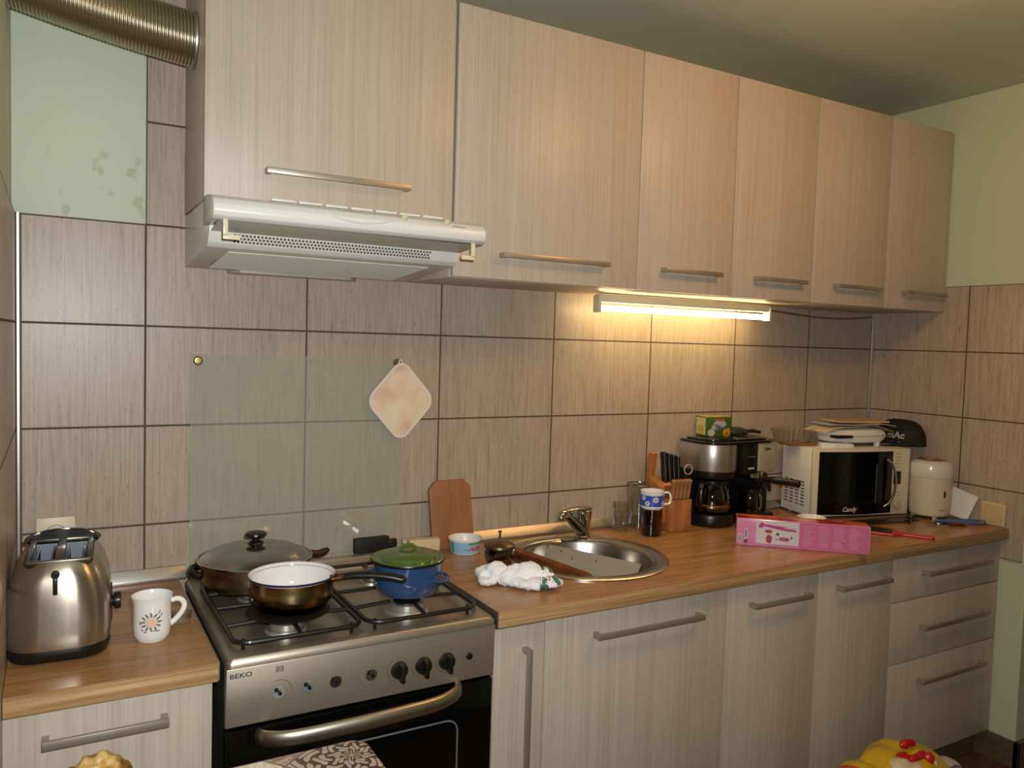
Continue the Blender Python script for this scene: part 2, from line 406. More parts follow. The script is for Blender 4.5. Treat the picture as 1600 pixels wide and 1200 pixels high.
d = door(2.459, 2.834, 1.664, 2.361, YU, t); bar_handle('handle', 2.554, 2.802, 1.729, YU, d)
YB = -.58
def base_cab(x0, x1, label, ztop=.826, zb=.104, wt=.83):
    t = thing('base_cabinet', label, 'cabinet', ((x0+x1)/2, -.3, zb)); return t
def base_body(x0, x1, t, zb=.104, z1=.830, sink=False):
    b = new(); tt = .016
    box(b, x0, x0+tt, YB+.02, -.01, zb, z1, .0006); box(b, x1-tt, x1, YB+.02, -.01, zb, z1, .0006)
    box(b, x0+tt, x1-tt, YB+.02, -.01, zb, zb+tt); box(b, x0+tt, x1-tt, -.014, -.01, zb+tt, z1)
    if not sink: box(b, x0+tt, x1-tt, YB+.02, YB+.1, z1-tt, z1)
    return obj('body', b, M['lam'], t, world=True)
t = base_cab(.700, .846, 'narrow pull-out base cabinet with a long vertical handle beside the cooker')
base_body(.701, .845, t); d = door(.702, .8455, .104, .819, YB, t); bar_handle('handle', .788, .25, .765, YB, d, vertical=True)
t = base_cab(.846, 1.456, 'wide base cabinet under the round sink with a long bar handle')
base_body(.8465, 1.455, t, sink=True); d = door(.8455, 1.456, .104, .826, YB, t); bar_handle('handle', .990, 1.347, .7625, YB, d)
t = base_cab(1.456, 1.838, 'laminate base cabinet below the left half of the pink box')
base_body(1.4565, 1.8375, t); d = door(1.456, 1.838, .104, .826, YB, t); bar_handle('handle', 1.541, 1.785, .762, YB, d)
t = base_cab(1.838, 2.206, 'laminate base cabinet just left of the three drawers')
base_body(1.8385, 2.2055, t); d = door(1.838, 2.206, .104, .826, YB, t); bar_handle('handle', 1.919, 2.166, .763, YB, d)
t = thing('drawer_unit', 'laminate unit of three drawers in the right corner', 'drawer unit', (2.52, -.3, .104))
base_body(2.2065, 2.83, t)
for z0, z1, hz in ((.670, .826, .757), (.4575, .670, .571), (.104, .4575, .383)):
    d = door(2.206, 2.832, z0, z1, YB, t, 'drawer', g=.002); bar_handle('handle', 2.361, 2.740, hz, YB, d)
t = thing('base_cabinet', 'base cabinet under the toaster, left of the cooker', 'cabinet', (-.1, -.3, .104))
base_body(XL+.002, .072, t, z1=.822); d = door(XL+.003, .073, .104, .818, YB, t); bar_handle('handle', -.218, -.010, .762, YB, d, t=.016)
b = new(); box(b, .701, 2.83, -.53, -.515, .001, .103); o = tag(obj('toe_kick', b, M['base']), 'dark toe kick board under the right-hand base cabinets', 'plinth'); recenter(o, (1.76, -.52, 0))
b = new(); box(b, XL+.002, .072, -.53, -.515, .001, .103); o = tag(obj('toe_kick', b, M['base']), 'dark toe kick board under the cabinet left of the cooker', 'plinth'); recenter(o, (-.1, -.52, 0))

# worktops
WZ, WY = .870, -.606
SX, SY, SR = 1.165, -.288, .232
b = new()
xa, xb = SX-.27, SX+.27; zt, zb = WZ, WZ-.038
box(b, .698, xa, WY, -.001, zb, zt); box(b, xb, XR-.001, WY, -.001, zb, zt)
n = 96; ci = []; co = []
for i in range(n):
    a = 2*PI*i/n; cx, sy = math.cos(a), math.sin(a)
    px_, py_ = SX + SR*cx, SY + SR*sy
    # ray to the rectangle
    tx = ((xb if cx > 0 else xa) - SX)/cx if abs(cx) > 1e-6 else 9; ty = ((-.001 if sy > 0 else WY) - SY)/sy if abs(sy) > 1e-6 else 9
    k = min(tx, ty); ci.append((px_, py_)); co.append((SX + k*cx, SY + k*sy))
for cx in (xa, xb):
    for cy in (WY, -.001):
        j = min(range(n), key=lambda q: (co[q][0]-cx)**2 + (co[q][1]-cy)**2); co[j] = (cx, cy)
for z in (zt, zb):
    A = [b.verts.new((*p, z)) for p in ci]; B_ = [b.verts.new((*p, z)) for p in co]
    for i in range(n): j = (i+1) % n; b.faces.new((A[i], A[j], B_[j], B_[i]))
A = [b.verts.new((*p, zt)) for p in ci]; B_ = [b.verts.new((*p, zb)) for p in ci]
for i in range(n): j = (i+1) % n; b.faces.new((A[i], A[j], B_[j], B_[i]))
b.faces.new([b.verts.new(p) for p in ((xa, WY, zb), (xb, WY, zb), (xb, WY, zt), (xa, WY, zt))])
t = thing('worktop', 'long wood-look worktop with the round sink, right of the cooker', 'worktop', (1.77, -.3, WZ-.038))
obj('slab', b, M['worktop'], t, world=True, smooth=False)
b = new(); box(b, .6985, XR-.001, WY-.0025, WY, zb, zt-.003, .001); obj('front_edge', b, M['worktop_edge'], t, world=True)
b = new(); box(b, .6955, .698, WY, -.001, zb, zt+.0012); obj('end_strip', b, M['alu'], t, world=True)
t2 = thing('worktop', 'short wood-look worktop under the toaster, left of the cooker', 'worktop', (-.1, -.3, .824))
b = new(); box(b, XL+.009, .078, -.604, -.001, .824, .861); obj('slab', b, M['worktop'], t2, world=True, smooth=False)
b = new(); box(b, XL+.009, .078, -.6065, -.604, .824, .858, .001); obj('front_edge', b, M['worktop_edge'], t2, world=True)
b = new(); box(b, .078, .0805, -.604, -.001, .826, .8625); obj('end_strip', b, M['alu'], t2, world=True)
def upstand(x0, x1, z, label):
    b = new(); prism(b, [(-.0005, z), (-.020, z), (-.020, z+.008), (-.006, z+.034), (-.0005, z+.034)], x0, x1, 'x', .0008)
    o = tag(obj('worktop_upstand', b, M['alu']), label, 'trim strip'); return recenter(o, ((x0+x1)/2, -.01, z))
upstand(.7, XR-.02, WZ+.0005, 'long aluminium strip between the right worktop and the tiles')
upstand(XL+.012, .098, .8615, 'short shiny aluminium strip behind the toaster and mug')

# ------------------------------------------------------------------ extractor hood
t = thing('extractor_hood', 'white extractor hood with a round front bar above the cooker', 'extractor hood', (.39, 0, 1.664))
X0, X1 = .091, .691
b = new(); prism(b, [(-.0005, 1.664), (-.335, 1.688), (-.350, 1.697), (-.366, 1.722), (-.36, 1.7935), (-.0005, 1.7935)], X0, X1, 'x', .002); obj('body', b, M['hood'], t, world=True)
b = new()
prof = [(-.357, 1.7935), (-.40, 1.791), (-.445, 1.784), (-.468, 1.775), (-.479, 1.762), (-.4805, 1.750), (-.476, 1.739), (-.464, 1.733), (-.357, 1.731)]
prism(b, prof, X0-.010, X1+.014, 'x', .0025); obj('front_bar', b, M['hood'], t, world=True, ang=50)
b = new(); prism(b, [(-.455, 1.7325), (-.463, 1.7305), (-.3665, 1.7195), (-.360, 1.7225)], X0+.004, X1-.003, 'x', .0008); obj('visor', b, M['hoodg'], t, world=True)
for x, s in ((X0+.016, 1), (X1-.014, -1)):
    b = new(); box(b, x-.005, x+.005, -.468, -.462, 1.700, 1.734, .001); box(b, min(x-.005*s, x+.030*s), max(x-.005*s, x+.030*s), -.468, -.462, 1.693, 1.703, .001)
    obj('visor_bracket', b, M['cream'], t, world=True)
b = new()
for i in range(7):
    x = X0 + .125 + i*.060; prism(b, [(x, -.395), (x+.052, -.395), (x+.060, -.330), (x+.008, -.330)], 1.7935, 1.7990, 'z', .0012)
obj('top_vent', b, M['hood'], t, world=True)
# hexagon grille on the low front
b = new()
sl = math.atan2(.025, .016)
for row in range(3):
    for i in range(58):
        x = X0 + .055 + i*.0083 + (.00415 if row % 2 else 0)
        if x > X0 + .52: continue
        f = .20 + row*.26; yy = -.350 - .016*f; zz = 1.697 + .025*f
        c = Vector((x, yy, zz)); u = Vector((1, 0, 0)); v = Vector((0, -.54, .843)); nn = Vector((0, -.843, -.54))
        vs = [b.verts.new(c + (u*math.cos(q)*.0034 + v*math.sin(q)*.0034) + nn*.0006) for q in [PI/6 + PI/3*k for k in range(6)]]
        b.faces.new(vs)
obj('grille_holes', b, mat('hole_dark', '5e5a4a', .8), t, world=True, smooth=False)
b = new()
for i in range(17):
    y = -.055 - i*.0152; z = 1.664 + (-y)*.0716
    box(b, X0+.05, X1-.06, y-.0085, y, z-.0050, z-.0004, .001)
obj('filter', b, M['hoodg'], t, world=True, smooth=False)
b = new(); prism(b, [(X0+.10, -.010), (X0+.125, -.055), (X0+.42, -.055), (X0+.45, -.010)], 1.655, 1.667, 'z', .002); obj('lamp_cover', b, mat('lamp_cover', 'a29c88', .4), t, world=True)
b = text_bm('Whirlpool', .018, .0002, shear=.4); place(b, (X0+.298, -.4665, 1.7745), Matrix.Rotation(PI/2-.75, 4, 'X'))
obj('brand_mark', b, mat('mark_grey', '7d7c72', .5), t, world=True, smooth=False)
b = new(); tube(b, [(X0+.223, -.4775, 1.766), (X0+.25, -.4805, 1.758), (X0+.30, -.4815, 1.7525), (X0+.35, -.4805, 1.758), (X0+.375, -.4775, 1.766)], .0022, 8); obj('grip_ridge', b, M['hood'], t, world=True)
for x in (X0+.405, X0+.512):
    b = new(); lathe(b, [(0, .0), (.0065, .0), (.0075, -.003), (.006, -.008), (0, -.009)], (0, 0, 0), 16, 'z'); b.transform(Matrix.Translation((x, -.4705, 1.7735)) @ Matrix.Rotation(-2.2 + PI, 4, 'X') @ Matrix.Scale(-1, 4, (0, 0, 1)))
    obj('slider_knob', b, M['cream'], t, world=True)
b = new()
box(b, X0+.524, X0+.560, -.4762, -.4750, 1.7660, 1.7685)
for i in range(5): box(b, X0+.49+i*.012, X0+.494+i*.012, -.4655, -.4645, 1.7790, 1.7800)
obj('slider_marks', b, mat('mark_grey_fine', '8f8d80', .6), t, world=True, smooth=False)

# foil duct into the cabinet side
pts = []
b = new()
N_ = 300; rings = []
for i in range(N_+1):
    s = i/N_; x = .087 - s*.374
    zc = 2.183 + .030*s + .022*s*s; yc = -.157 - .02*s
    r = .0600 + .0024*abs(math.sin(PI*s*50))**.6
    rings.append([(x + (.05*s*.12)*math.cos(q), yc + r*math.cos(q), zc + r*math.sin(q)) for q in [2*PI*k/40 for k in range(40)]])
loft(b, rings, False, False); o = tag(obj('ventilation_duct', b, M['duct'], ang=180), 'ribbed aluminium foil duct running from the left wall into the cabinet above the hood', 'duct')
o['label'] = 'ribbed aluminium foil duct running into the side of the cabinet above the hood'
recenter(o, (-.1, -.16, 2.13))
b = new(); lathe(b, [(.060, 0), (.067, 0), (.067, .004), (.060, .004)], (.0825, -.157, 2.183), 32, 'x'); 
obj('duct_collar', b, M['alu'], o, world=True)

# under-cabinet tube lamp
t = thing('tube_lamp', 'lit fluorescent tube lamp under the wall cabinets', 'lamp', (1.68, -.12, 1.655))
b = new(); box(b, 1.302, 2.070, -.128, -.100, 1.634, 1.660, .003); obj('fixture_body', b, M['cream'], t, world=True)
for x in (1.2985, 2.0635):
    b = new(); box(b, x, x+.010, -.132, -.098, 1.602, 1.655, .002); obj('end_holder', b, M['cream'], t, world=True)
b = new(); tube(b, [(1.314, -.114, 1.616), (2.060, -.114, 1.616)], .0095, 14)
obj('tube', b, mat('tube_light', 'fff0c8', .3, emis='ffe0a0', estr=TUBE_W), t, world=True)
b = new(); tube(b, [(2.07, -.11, 1.645), (2.20, -.09, 1.640), (2.40, -.06, 1.632), (2.62, -.03, 1.634), (2.80, -.012, 1.648)], .003, 8)
o = tag(obj('lamp_cable', b, mat('cable_grey', '6a6052', .5)), 'thin cable sagging from the tube lamp to the corner under the cabinets', 'cable'); recenter(o, (2.45, -.06, 1.64))

# ceiling lamp just above the frame
t = thing('ceiling_lamp', 'small three-bulb ceiling lamp of the kitchen', 'lamp', (LAMP.x, LAMP.y, ZC))
b = new(); lathe(b, [(0, 0), (.06, 0), (.055, -.02), (0, -.022)], (0, 0, 0), 24); obj('canopy', b, M['alu'], t)
for k in range(3):
    a = 2*PI*k/3 + .3; p = Vector((.11*math.cos(a), .11*math.sin(a), 0))
    b = new(); tube(b, [(0, 0, -.02), p*.6 + Vector((0, 0, -.045)), p + Vector((0, 0, -.05))], .006, 8); arm = obj('arm', b, M['alu'], t)
    b = new(); lathe(b, [(0, -.045), (.013, -.05), (.028, -.085), (.02, -.108), (0, -.114)], (p.x, p.y, 0), 16)
    obj('bulb', b, mat('bulb_glow%d' % k, 'fff0d8', .3, emis='ffb870', estr=12), arm)
    point_light('bulb_light', (LAMP.x+p.x, LAMP.y+p.y, ZC-.125), .03, 6.6, (1, .49, .17))

# ------------------------------------------------------------------ cooker
CX0, CX1 = .0935, .6925
t = thing('gas_cooker', 'stainless steel gas cooker with black oven door and missing knobs', 'cooker', (.393, -.3, 0))
b = new(); box(b, CX0+.004, CX1-.004, -.575, -.012, .03, .838); obj('body', b, mat('cooker_side', '4a4a46', .4, .4), t, world=True, smooth=False)
# hob: raised rim around a recessed pan
b = new(); HZ = .861; yb_, yf_ = -.012, -.606
outer = rrect(CX1-CX0, -yf_+yb_, .012, 5, (CX0+CX1)/2, (yf_+yb_)/2)
cxh, cyh = (CX0+CX1)/2+.003, -.330
def ring(w_, d_, r_, z_): return [(x, y, z_) for x, y in rrect(w_, d_, r_, 5, cxh, cyh)]
loft(b, [[(x, y, .843) for x, y in outer], [(x, y, .853) for x, y in outer], [(x*1, y, HZ) for x, y in rrect(CX1-CX0-.012, -yf_+yb_-.012, .010, 5, (CX0+CX1)/2, (yf_+yb_)/2)],
         ring(.568, .488, .06, HZ), ring(.552, .472, .055, HZ-.010)], True, True)
obj('hob_plate', b, M['steel_hob'], t, world=True, ang=40)
b = new(); prism(b, [(-.5995, .722), (-.588, .718), (-.575, .718), (-.575, .8415), (-.603, .8415)], CX0, CX1, 'x', .002); obj('control_panel', b, M['steel'], t, world=True)
def ycp(z): return -.5995 - (z-.722)*.0293
b = place(text_bm('BEKO', .0135, .0003, bold=.0001, sx=1.28), (CX0+.0275, ycp(.826)-.0006, .8265)); obj('brand_mark', b, mat('mark_dark', '2c2b28', .5), t, world=True, smooth=False)
for k, x in enumerate((.196, .256, .314, .392)):
    z = .777
    b = new(); lathe(b, [(0, -.0008), (.0115, -.0008), (.0130, .0006)], (x, ycp(z)-.0006, z), 24, 'y'); 
    obj('spindle_socket', b, mat('socket_pale%d' % k, ('9aa2a6', '7f8b94', '3a342c', '4a4742')[k], .35, .4), t, world=True)
    b = new(); tube(b, [(x, ycp(z)-.001, z+.002), (x, ycp(z)-.012, z+.002)], .0035, 10); box(b, x-.0095, x-.002, ycp(z)-.003, ycp(z)-.001, z+.003, z+.011)
    obj('spindle', b, M['black'], t, world=True)
for x in (.455, .512, .569):
    z = .777
    b = new(); lathe(b, [(.016, 0), (.0195, -.002), (.018, -.010), (.016, -.014), (0, -.015)], (x, ycp(z), z), 28, 'y')
    box(b, x-.0045, x+.0045, ycp(z)-.031, ycp(z)-.010, z-.021, z+.019, .0035)
    obj('knob', b, M['black'], t, world=True)
b = new(); lathe(b, [(.007, 0), (.008, -.002), (.007, -.006), (0, -.007)], (.626, ycp(.778), .778), 20, 'y'); obj('ignition_button', b, M['black'], t, world=True)
dm_ = mat('dial_marks', '4d483e', .6)
for x, a0, a1 in ((.196, -10, 110), (.392, 190, 250), (.455, 120, 250), (.512, 120, 250), (.569, 120, 250)):
    b = new(); prev = None
    for a in range(a0, a1+1, 10):
        q = math.radians(a); p = (b.verts.new((x+.0262*math.cos(q), .777+.0262*math.sin(q), 0)), b.verts.new((x+.0272*math.cos(q), .777+.0272*math.sin(q), 0)))
        if prev: b.faces.new((prev[0], p[0], p[1], prev[1]))
        prev = p
    b.transform(FRONT)
    for v in b.verts: v.co.y = ycp(v.co.z) - .0006
    obj('dial_arc', b, dm_, t, world=True, smooth=False)
b = text_bm('88', .017, .0002); place(b, (.197, ycp(.826)-.0005, .826)); obj('display_mark', b, dm_, t, world=True, smooth=False)
# oven door
b = new(); box(b, CX0+.001, CX1-.001, -.598, -.572, .13, .714, .003); dr = obj('oven_door', b, M['glossb'], t, world=True)
b = new(); wx0, wx1, wz0, wz1 = .195, .603, .28, .634
P = rrect(wx1-wx0, wz1-wz0, .028, 6, (wx0+wx1)/2, (wz0+wz1)/2)
tube(b, [(x, -.5985, z) for x, z in P], .0022, 6, closed=True); obj('window_frame', b, mat('window_trim', '8b9299', .3, .6), dr, world=True)
b = new()
hp = [(.157, -.598, .694), (.170, -.622, .696), (.198, -.640, .698), (.235, -.650, .700), (.300, -.657, .703), (.372, -.660, .705), (.450, -.657, .706), (.512, -.650, .705), (.552, -.640, .706), (.588, -.622, .708), (.602, -.598, .710)]
tube(b, hp, .0165, 16, flat=(.55, 1)); obj('handle', b, brushed('handle_steel', 'b0a794', .36, (4, 4, 200)), dr, world=True)
b = new(); box(b, CX0+.002, CX1-.002, -.590, -.572, .02, .125, .002); obj('storage_drawer', b, M['glossb'], t, world=True)
# burners
def burner(x, y, r):
    b = new(); lathe(b, [(0, HZ-.010), (r*1.35, HZ-.010), (r*1.25, HZ-.004), (r*1.0, HZ-.002), (r, HZ+.009), (r*.86, HZ+.011), (0, HZ+.011)], (x, y, 0), 32)
    q = obj('burner', b, mat('burner_alu', 'bdb9b2', .4, .8), t, world=True)
    b = new(); lathe(b, [(0, HZ+.010), (r*.80, HZ+.010), (r*.82, HZ+.015), (r*.5, HZ+.018), (0, HZ+.018)], (x, y, 0), 32); obj('burner_cap', b, M['castiron'], q, world=True)
burner(.245, -.455, .034); burner(.535, -.445, .040); burner(.235, -.210, .034); burner(.535, -.205, .027)
def grate(x0, x1, y0, y1):
    b = new(); z = .8765; cx, cy = (x0+x1)/2, (y0+y1)/2
    P = rrect(x1-x0, y1-y0, .035, 6, cx, cy); tube(b, [(x, y, z-.004) for x, y in P], .0052, 8, closed=True)
    tube(b, [(x0+.002, cy, z), (x1-.002, cy, z)], .0048, 8)
    for yy in (cy-.115, cy+.115):
        for s in (-1, 1): tube(b, [(cx+s*(x1-x0)/2*.98, yy, z-.003), (cx+s*.045, yy, z+.001)], .0048, 8)
        tube(b, [(cx, yy-.095 if yy < cy else yy+.095, z-.003), (cx, yy-.045 if yy < cy else yy+.045, z+.001)], .0048, 8)
        tube(b, [(cx, cy, z), (cx, yy+.045 if yy < cy else yy-.045, z+.001)], .0048, 8)
    for x in (x0+.02, x1-.02):
        for y in (y0+.02, y1-.02): tube(b, [(x, y, HZ-.010), (x, y, z-.002)], .004, 6)
    obj('pan_grate', b, M['castiron'], t, world=True)
grate(.118, .388, -.556, -.108); grate(.402, .672, -.556, -.108)
b = new(); box(b, .13, .66, -.060, -.030, HZ-.001, HZ+.020, .003); obj('rear_vent_bar', b, M['steel'], t, world=True)

GZ = .8825
# heat diffuser under saucepan
b = new(); lathe(b, [(0, 0), (.088, 0), (.091, .002), (.088, .004), (0, .004)], (0, 0, 0), 40)
o = tag(obj('heat_diffuser', b, mat('diffuser_black', '1c1a18', .55, .5)), 'flat round black diffuser plate under the saucepan', 'diffuser plate'); o.location = (.258, -.425, GZ)
# saucepan
t = thing('saucepan', 'open brass-brown saucepan with white inside and a long black handle', 'saucepan', (.268, -.415, GZ+.0045))
sp_m = mat('stained_steel', '8a6c40', .25, 1)
nn = noise_n(sp_m, obco(sp_m, (14, 14, 14)), 1, 3, .6)
spz = N(sp_m, 'ShaderNodeSeparateXYZ'); tcn = N(sp_m, 'ShaderNodeTexCoord'); L(sp_m, tcn.outputs['Object'], spz.inputs[0])
hh = mth(sp_m, 'ADD', mth(sp_m, 'MULTIPLY', spz.outputs[2], 11), mth(sp_m, 'MULTIPLY', nn, .35))
L(sp_m, ramp(sp_m, hh, [(.30, '0d0b09'), (.46, '4a3418'), (.72, 'a08c68'), (.98, '7a4e1e')]), BS(sp_m).inputs['Base Color'])
b = new(); lathe(b, [(0, 0), (.066, 0), (.078, .006), (.0885, .022), (.0925, .042), (.0905, .064), (.0895, .070)], (0, 0, 0), 56); obj('pan_body', b, sp_m, t)
b = new(); lathe(b, [(0, .004), (.064, .004), (.076, .009), (.0865, .024), (.0905, .042), (.0885, .066), (.092, .0745), (.0955, .0765), (.0965, .0745), (.0940, .071), (.0900, .0695)], (0, 0, 0), 56); pi = obj('enamel_lining', b, M['enamel_w'], t)
b = new(); lathe(b, [(.0952, .0770), (.0972, .0762), (.0976, .0742), (.0955, .0722)], (0, 0, 0), 56); obj('blue_rim', b, mat('rim_blue', '231c4a', .2), t)
b = new(); tube(b, [(.080, -.028, .062), (.092, -.034, .064), (.108, -.042, .067)], .0105, 12, flat=(1, .8)); obj('handle_ferrule', b, mat('copper_ferrule', '8a5a34', .35, 1), t)
b = new(); tube(b, [(.104, -.040, .066), (.130, -.053, .070), (.165, -.071, .071), (.200, -.089, .068), (.226, -.103, .062), (.233, -.106, .060)], [.0105, .0115, .0115, .0125, .012, .006], 14, flat=(1, .75)); obj('handle', b, M['black'], t)
# skillet with glass lid
t = thing('frying_pan', 'large covered steel frying pan with a domed glass lid at the back left', 'pan', (.238, -.178, GZ+.0005))
spn = mat('old_steel', '8d8065', .3, 1)
nn = noise_n(spn, obco(spn, (12, 12, 30)), 1, 3, .6); L(spn, ramp(spn, nn, [(.35, '5e5038'), (.5, '94866a'), (.65, 'aea288')]), BS(spn).inputs['Base Color'])
b = new(); lathe(b, [(0, 0), (.118, 0), (.127, .006), (.1305, .018), (.1325, .058), (.135, .060), (.1335, .061), (.1290, .058), (.127, .018), (.116, .004), (0, .004)], (0, 0, 0), 64); obj('pan_body', b, spn, t)
b = new(); lathe(b, [(.1355, .062), (.125, .070), (.100, .082), (.06, .092), (.02, .096), (0, .0965)], (0, 0, 0), 64); ld = obj('glass_lid', b, M['lidglass'], t, solid=0)
b = new(); lathe(b, [(.1345, .0600), (.1380, .061), (.1380, .0645), (.1340, .065)], (0, 0, 0), 64); obj('lid_rim', b, M['chrome'], ld)
b = new(); lathe(b, [(0, .096), (.020, .096), (.018, .100), (.010, .104), (.010, .108), (.021, .112), (.0265, .117), (.025, .122), (.015, .1255), (0, .126)], (0, 0, 0), 28); obj('lid_knob', b, M['black'], ld)
b = new(); tube(b, [(-.127, .045, .040), (-.142, .035, .040), (-.148, .018, .038), (-.146, .000, .034), (-.129, -.008, .030)], .0095, 10); obj('side_handle', b, M['black'], t)
b = new(); tube(b, [(.122, .030, .050), (.145, .034, .046), (.168, .036, .042), (.188, .040, .046), (.198, .042, .050)], [.009, .010, .010, .009, .006], 12); obj('long_handle', b, mat('dark_brown_handle', '2a1712', .4), t)
# blue pot, green lid
t = thing('enamel_pot', 'blue enamel pot with a green lid on the right front burner', 'pot', (.549, -.415, GZ+.0005))
b = new(); lathe(b, [(0, 0), (.060, 0), (.072, .006), (.080, .020), (.083, .040), (.0835, .083), (.0815, .083), (.080, .04), (.076, .02), (.06, .004), (0, .004)], (0, 0, 0), 56)
obj('pot_body', b, mat('blue_enamel', '2a456c', .14, coat=.5), t)
b = new(); lathe(b, [(.0830, .0790), (.0870, .0800), (.0880, .0835), (.0850, .0855), (.082, .0840)], (0, 0, 0), 56); obj('black_rim', b, M['black'], t)
b = new(); lathe(b, [(.0885, .0845), (.0900, .0865), (.0870, .0890), (.0750, .0885), (.0690, .0880), (.0660, .0945), (.055, .1000), (.03, .1040), (0, .1050)], (0, 0, 0), 56)
ld = obj('lid', b, mat('green_enamel', '4c5f2c', .14, coat=.5), t)
b = new(); lathe(b, [(.0880, .0838), (.0912, .0850), (.0905, .0878), (.0885, .0872)], (0, 0, 0), 56); obj('lid_edge', b, M['black'], ld)
b = new(); tube(b, [(-.019, .002, .1025), (-.016, .002, .1110), (-.007, .001, .1150), (.005, 0, .1152), (.014, -.001, .1110), (.018, -.001, .1025)], .0036, 10, flat=(1.5, .8)); obj('lid_grip', b, ld.data.materials[0], ld)
for a in (-.92, 2.2):
    b = new(); c, s = math.cos(a), math.sin(a)
    pts = [(.081, -.030, .050), (.094, -.026, .047), (.103, -.012, .045), (.105, .004, .045), (.101, .018, .046), (.092, .027, .048), (.081, .030, .050)]
    tube(b, [(x*c - y*s, x*s + y*c, z) for x, y, z in pts], .0045, 10, flat=(1.3, .8)); obj('loop_handle', b, mat('blue_enamel_handle', '2a456c', .14, coat=.5), t)

# things behind the hob
b = new(); box(b, -.052, .052, -.012, .010, 0, .043, .003); box(b, .048, .078, -.010, .006, .006, .032, .004)
o = tag(obj('plastic_block', b, M['blackm']), 'small black rectangular block leaning on the tiles behind the cooker', 'block'); o.location = (.597, -.022, .8805); o.rotation_euler = (0, 0, .02)
b = new(); box(b, -.042, .050, -.020, .012, 0, .040, .002)
o = tag(obj('small_carton', b, [M['card']]), 'small beige carton half hidden behind the green pot lid', 'carton'); o.location = (.745, -.048, .8715); o.rotation_euler = (0, 0, -.15)
# glass splash pane
t = thing('glass_splashback', 'clear glass pane screwed to the tiles behind the cooker', 'glass pane', (.40, -.008, .8825))
b = new(); box(b, .1065, .690, -.0085, -.0040, .8835, 1.442); obj('pane', b, M['pane'], t, world=True, smooth=False)
for x, z in ((.1235, 1.427), (.6705, 1.4285)):
    b = new(); lathe(b, [(.0115, -.0085), (.0115, -.0115), (.0085, -.0145), (.004, -.0150), (0, -.0145)], (x, 0, z), 20, 'y'); obj('screw_cap', b, mat('brass_cap', 'a08c5c', .3, .9), t, world=True)
# pot holder
t = thing('pot_holder', 'diamond-shaped pale pink pot holder hanging on the glass pane screw', 'pot holder', (.680, -.020, 1.318))
b = new(); P = [((x-y)*.7071*1.0, (x+y)*.7071*1.14) for x, y in rrect(.150, .150, .030, 5)]
R0 = [(x*.96, .0035, z*.96) for x, z in P]; R1 = [(x, 0, z) for x, z in P]; R2 = [(x*.96, -.0045, z*.96) for x, z in P]; R3 = [(x*.6, -.0065, z*.6) for x, z in P]
loft(b, [R0, R1, R2, R3])
phm = mat('terry_pink', 'dcc0a4', .9); nn = noise_n(phm, obco(phm, (14, 14, 14)), 1, 2, .5)
L(phm, ramp(phm, nn, [(.35, 'd2ac94'), (.5, 'ddc4a8'), (.65, 'dccfb0')]), BS(phm).inputs['Base Color']); n2 = noise_n(phm, obco(phm, (400, 400, 400)), 1, 2, .5); bump(phm, n2, .5, .002)
obj('terry_pad', b, phm, t)
b = new(); tube(b, [(x*1.0, -.001, z*1.0) for x, z in P], .0042, 8, closed=True); obj('piped_edge', b, mat('piping', 'dccfc4', .8), t)
b = new(); tube(b, [(-.002, -.002, .095), (-.010, -.003, .106), (-.009, -.004, .116), (-.004, -.003, .120), (.000, -.003, .114), (.002, -.002, .095)], .0022, 6); obj('hanging_loop', b, mat('loop_tape', 'd8ccb8', .8), t)

# ------------------------------------------------------------------ left worktop: toaster, mug, glass
t = thing('toaster', 'rounded brushed steel two-slot toaster on the short worktop', 'toaster', (-.186, -.365, .8615), -.05)
b = new()
sec = [(.016, .170, .246, .052), (.022, .176, .254, .056), (.060, .182, .258, .060), (.110, .181, .257, .060), (.140, .174, .252, .060), (.163, .160, .243, .057), (.180, .142, .230, .052), (.190, .126, .216, .046), (.194, .118, .208, .042)]
loft(b, [[(x, y, z) for x, y in rrect(w_, d_, r_, 8)] for z, w_, d_, r_ in sec], False, False); obj('steel_shell', b, M['steel_v'], t, ang=60)
b = new(); loft(b, [[(x, y, z) for x, y in rrect(w_, d_, r_, 8)] for z, w_, d_, r_ in ((0.004, .150, .225, .045), (.007, .168, .244, .05), (.022, .178, .256, .056), (.030, .177, .256, .056))])
for x in (-.055, .055):
    for y in (-.09, .09): lathe(b, [(0, 0), (.009, 0), (.009, .006), (0, .006)], (x, y, 0), 12)
obj('plastic_base', b, M['black'], t)
# rear black arch and top frame with two open slots
b = new()
for y0, y1 in ((-.104, -.092), (.078, .100)): box(b, -.056, .056, y0, y1, .186, .1965, .002)
for x0, x1 in ((-.058, -.047), (-.008, .008), (.047, .058)): box(b, x0, x1, -.093, .080, .186, .1965, .002)
obj('slot_frame', b, mat('slot_frame_steel', '5c564c', .3, 1), t)
b = new()
for s in (-1, 1):
    x0, x1 = sorted((s*.008, s*.047))
    for q in ([(x0, -.092), (x1, -.092)], [(x1, .079), (x0, .079)], [(x0, .079), (x0, -.092)], [(x1, -.092), (x1, .079)]):
        b.faces.new([b.verts.new((*q[0], .190)), b.verts.new((*q[1], .190)), b.verts.new((*q[1], .075)), b.verts.new((*q[0], .075))])
    b.faces.new([b.verts.new(p) for p in ((x0, -.092, .075), (x1, -.092, .075), (x1, .079, .075), (x0, .079, .075))])
obj('slot_liner', b, mat('slot_liner', 'b4b8c4', .3, .9), t, smooth=False)
b = new()
for s in (-1, 1):
    for dx in (.014, .041):
        for k in range(7): y = -.066 + k*.022; tube(b, [(s*dx, y, .08), (s*dx, y, .184)], .0009, 5)
        tube(b, [(s*dx, -.07, .184), (s*dx, .07, .184)], .0010, 5)
obj('bread_guard_wires', b, M['chrome'], t)
b = new()
prev = None; R = []
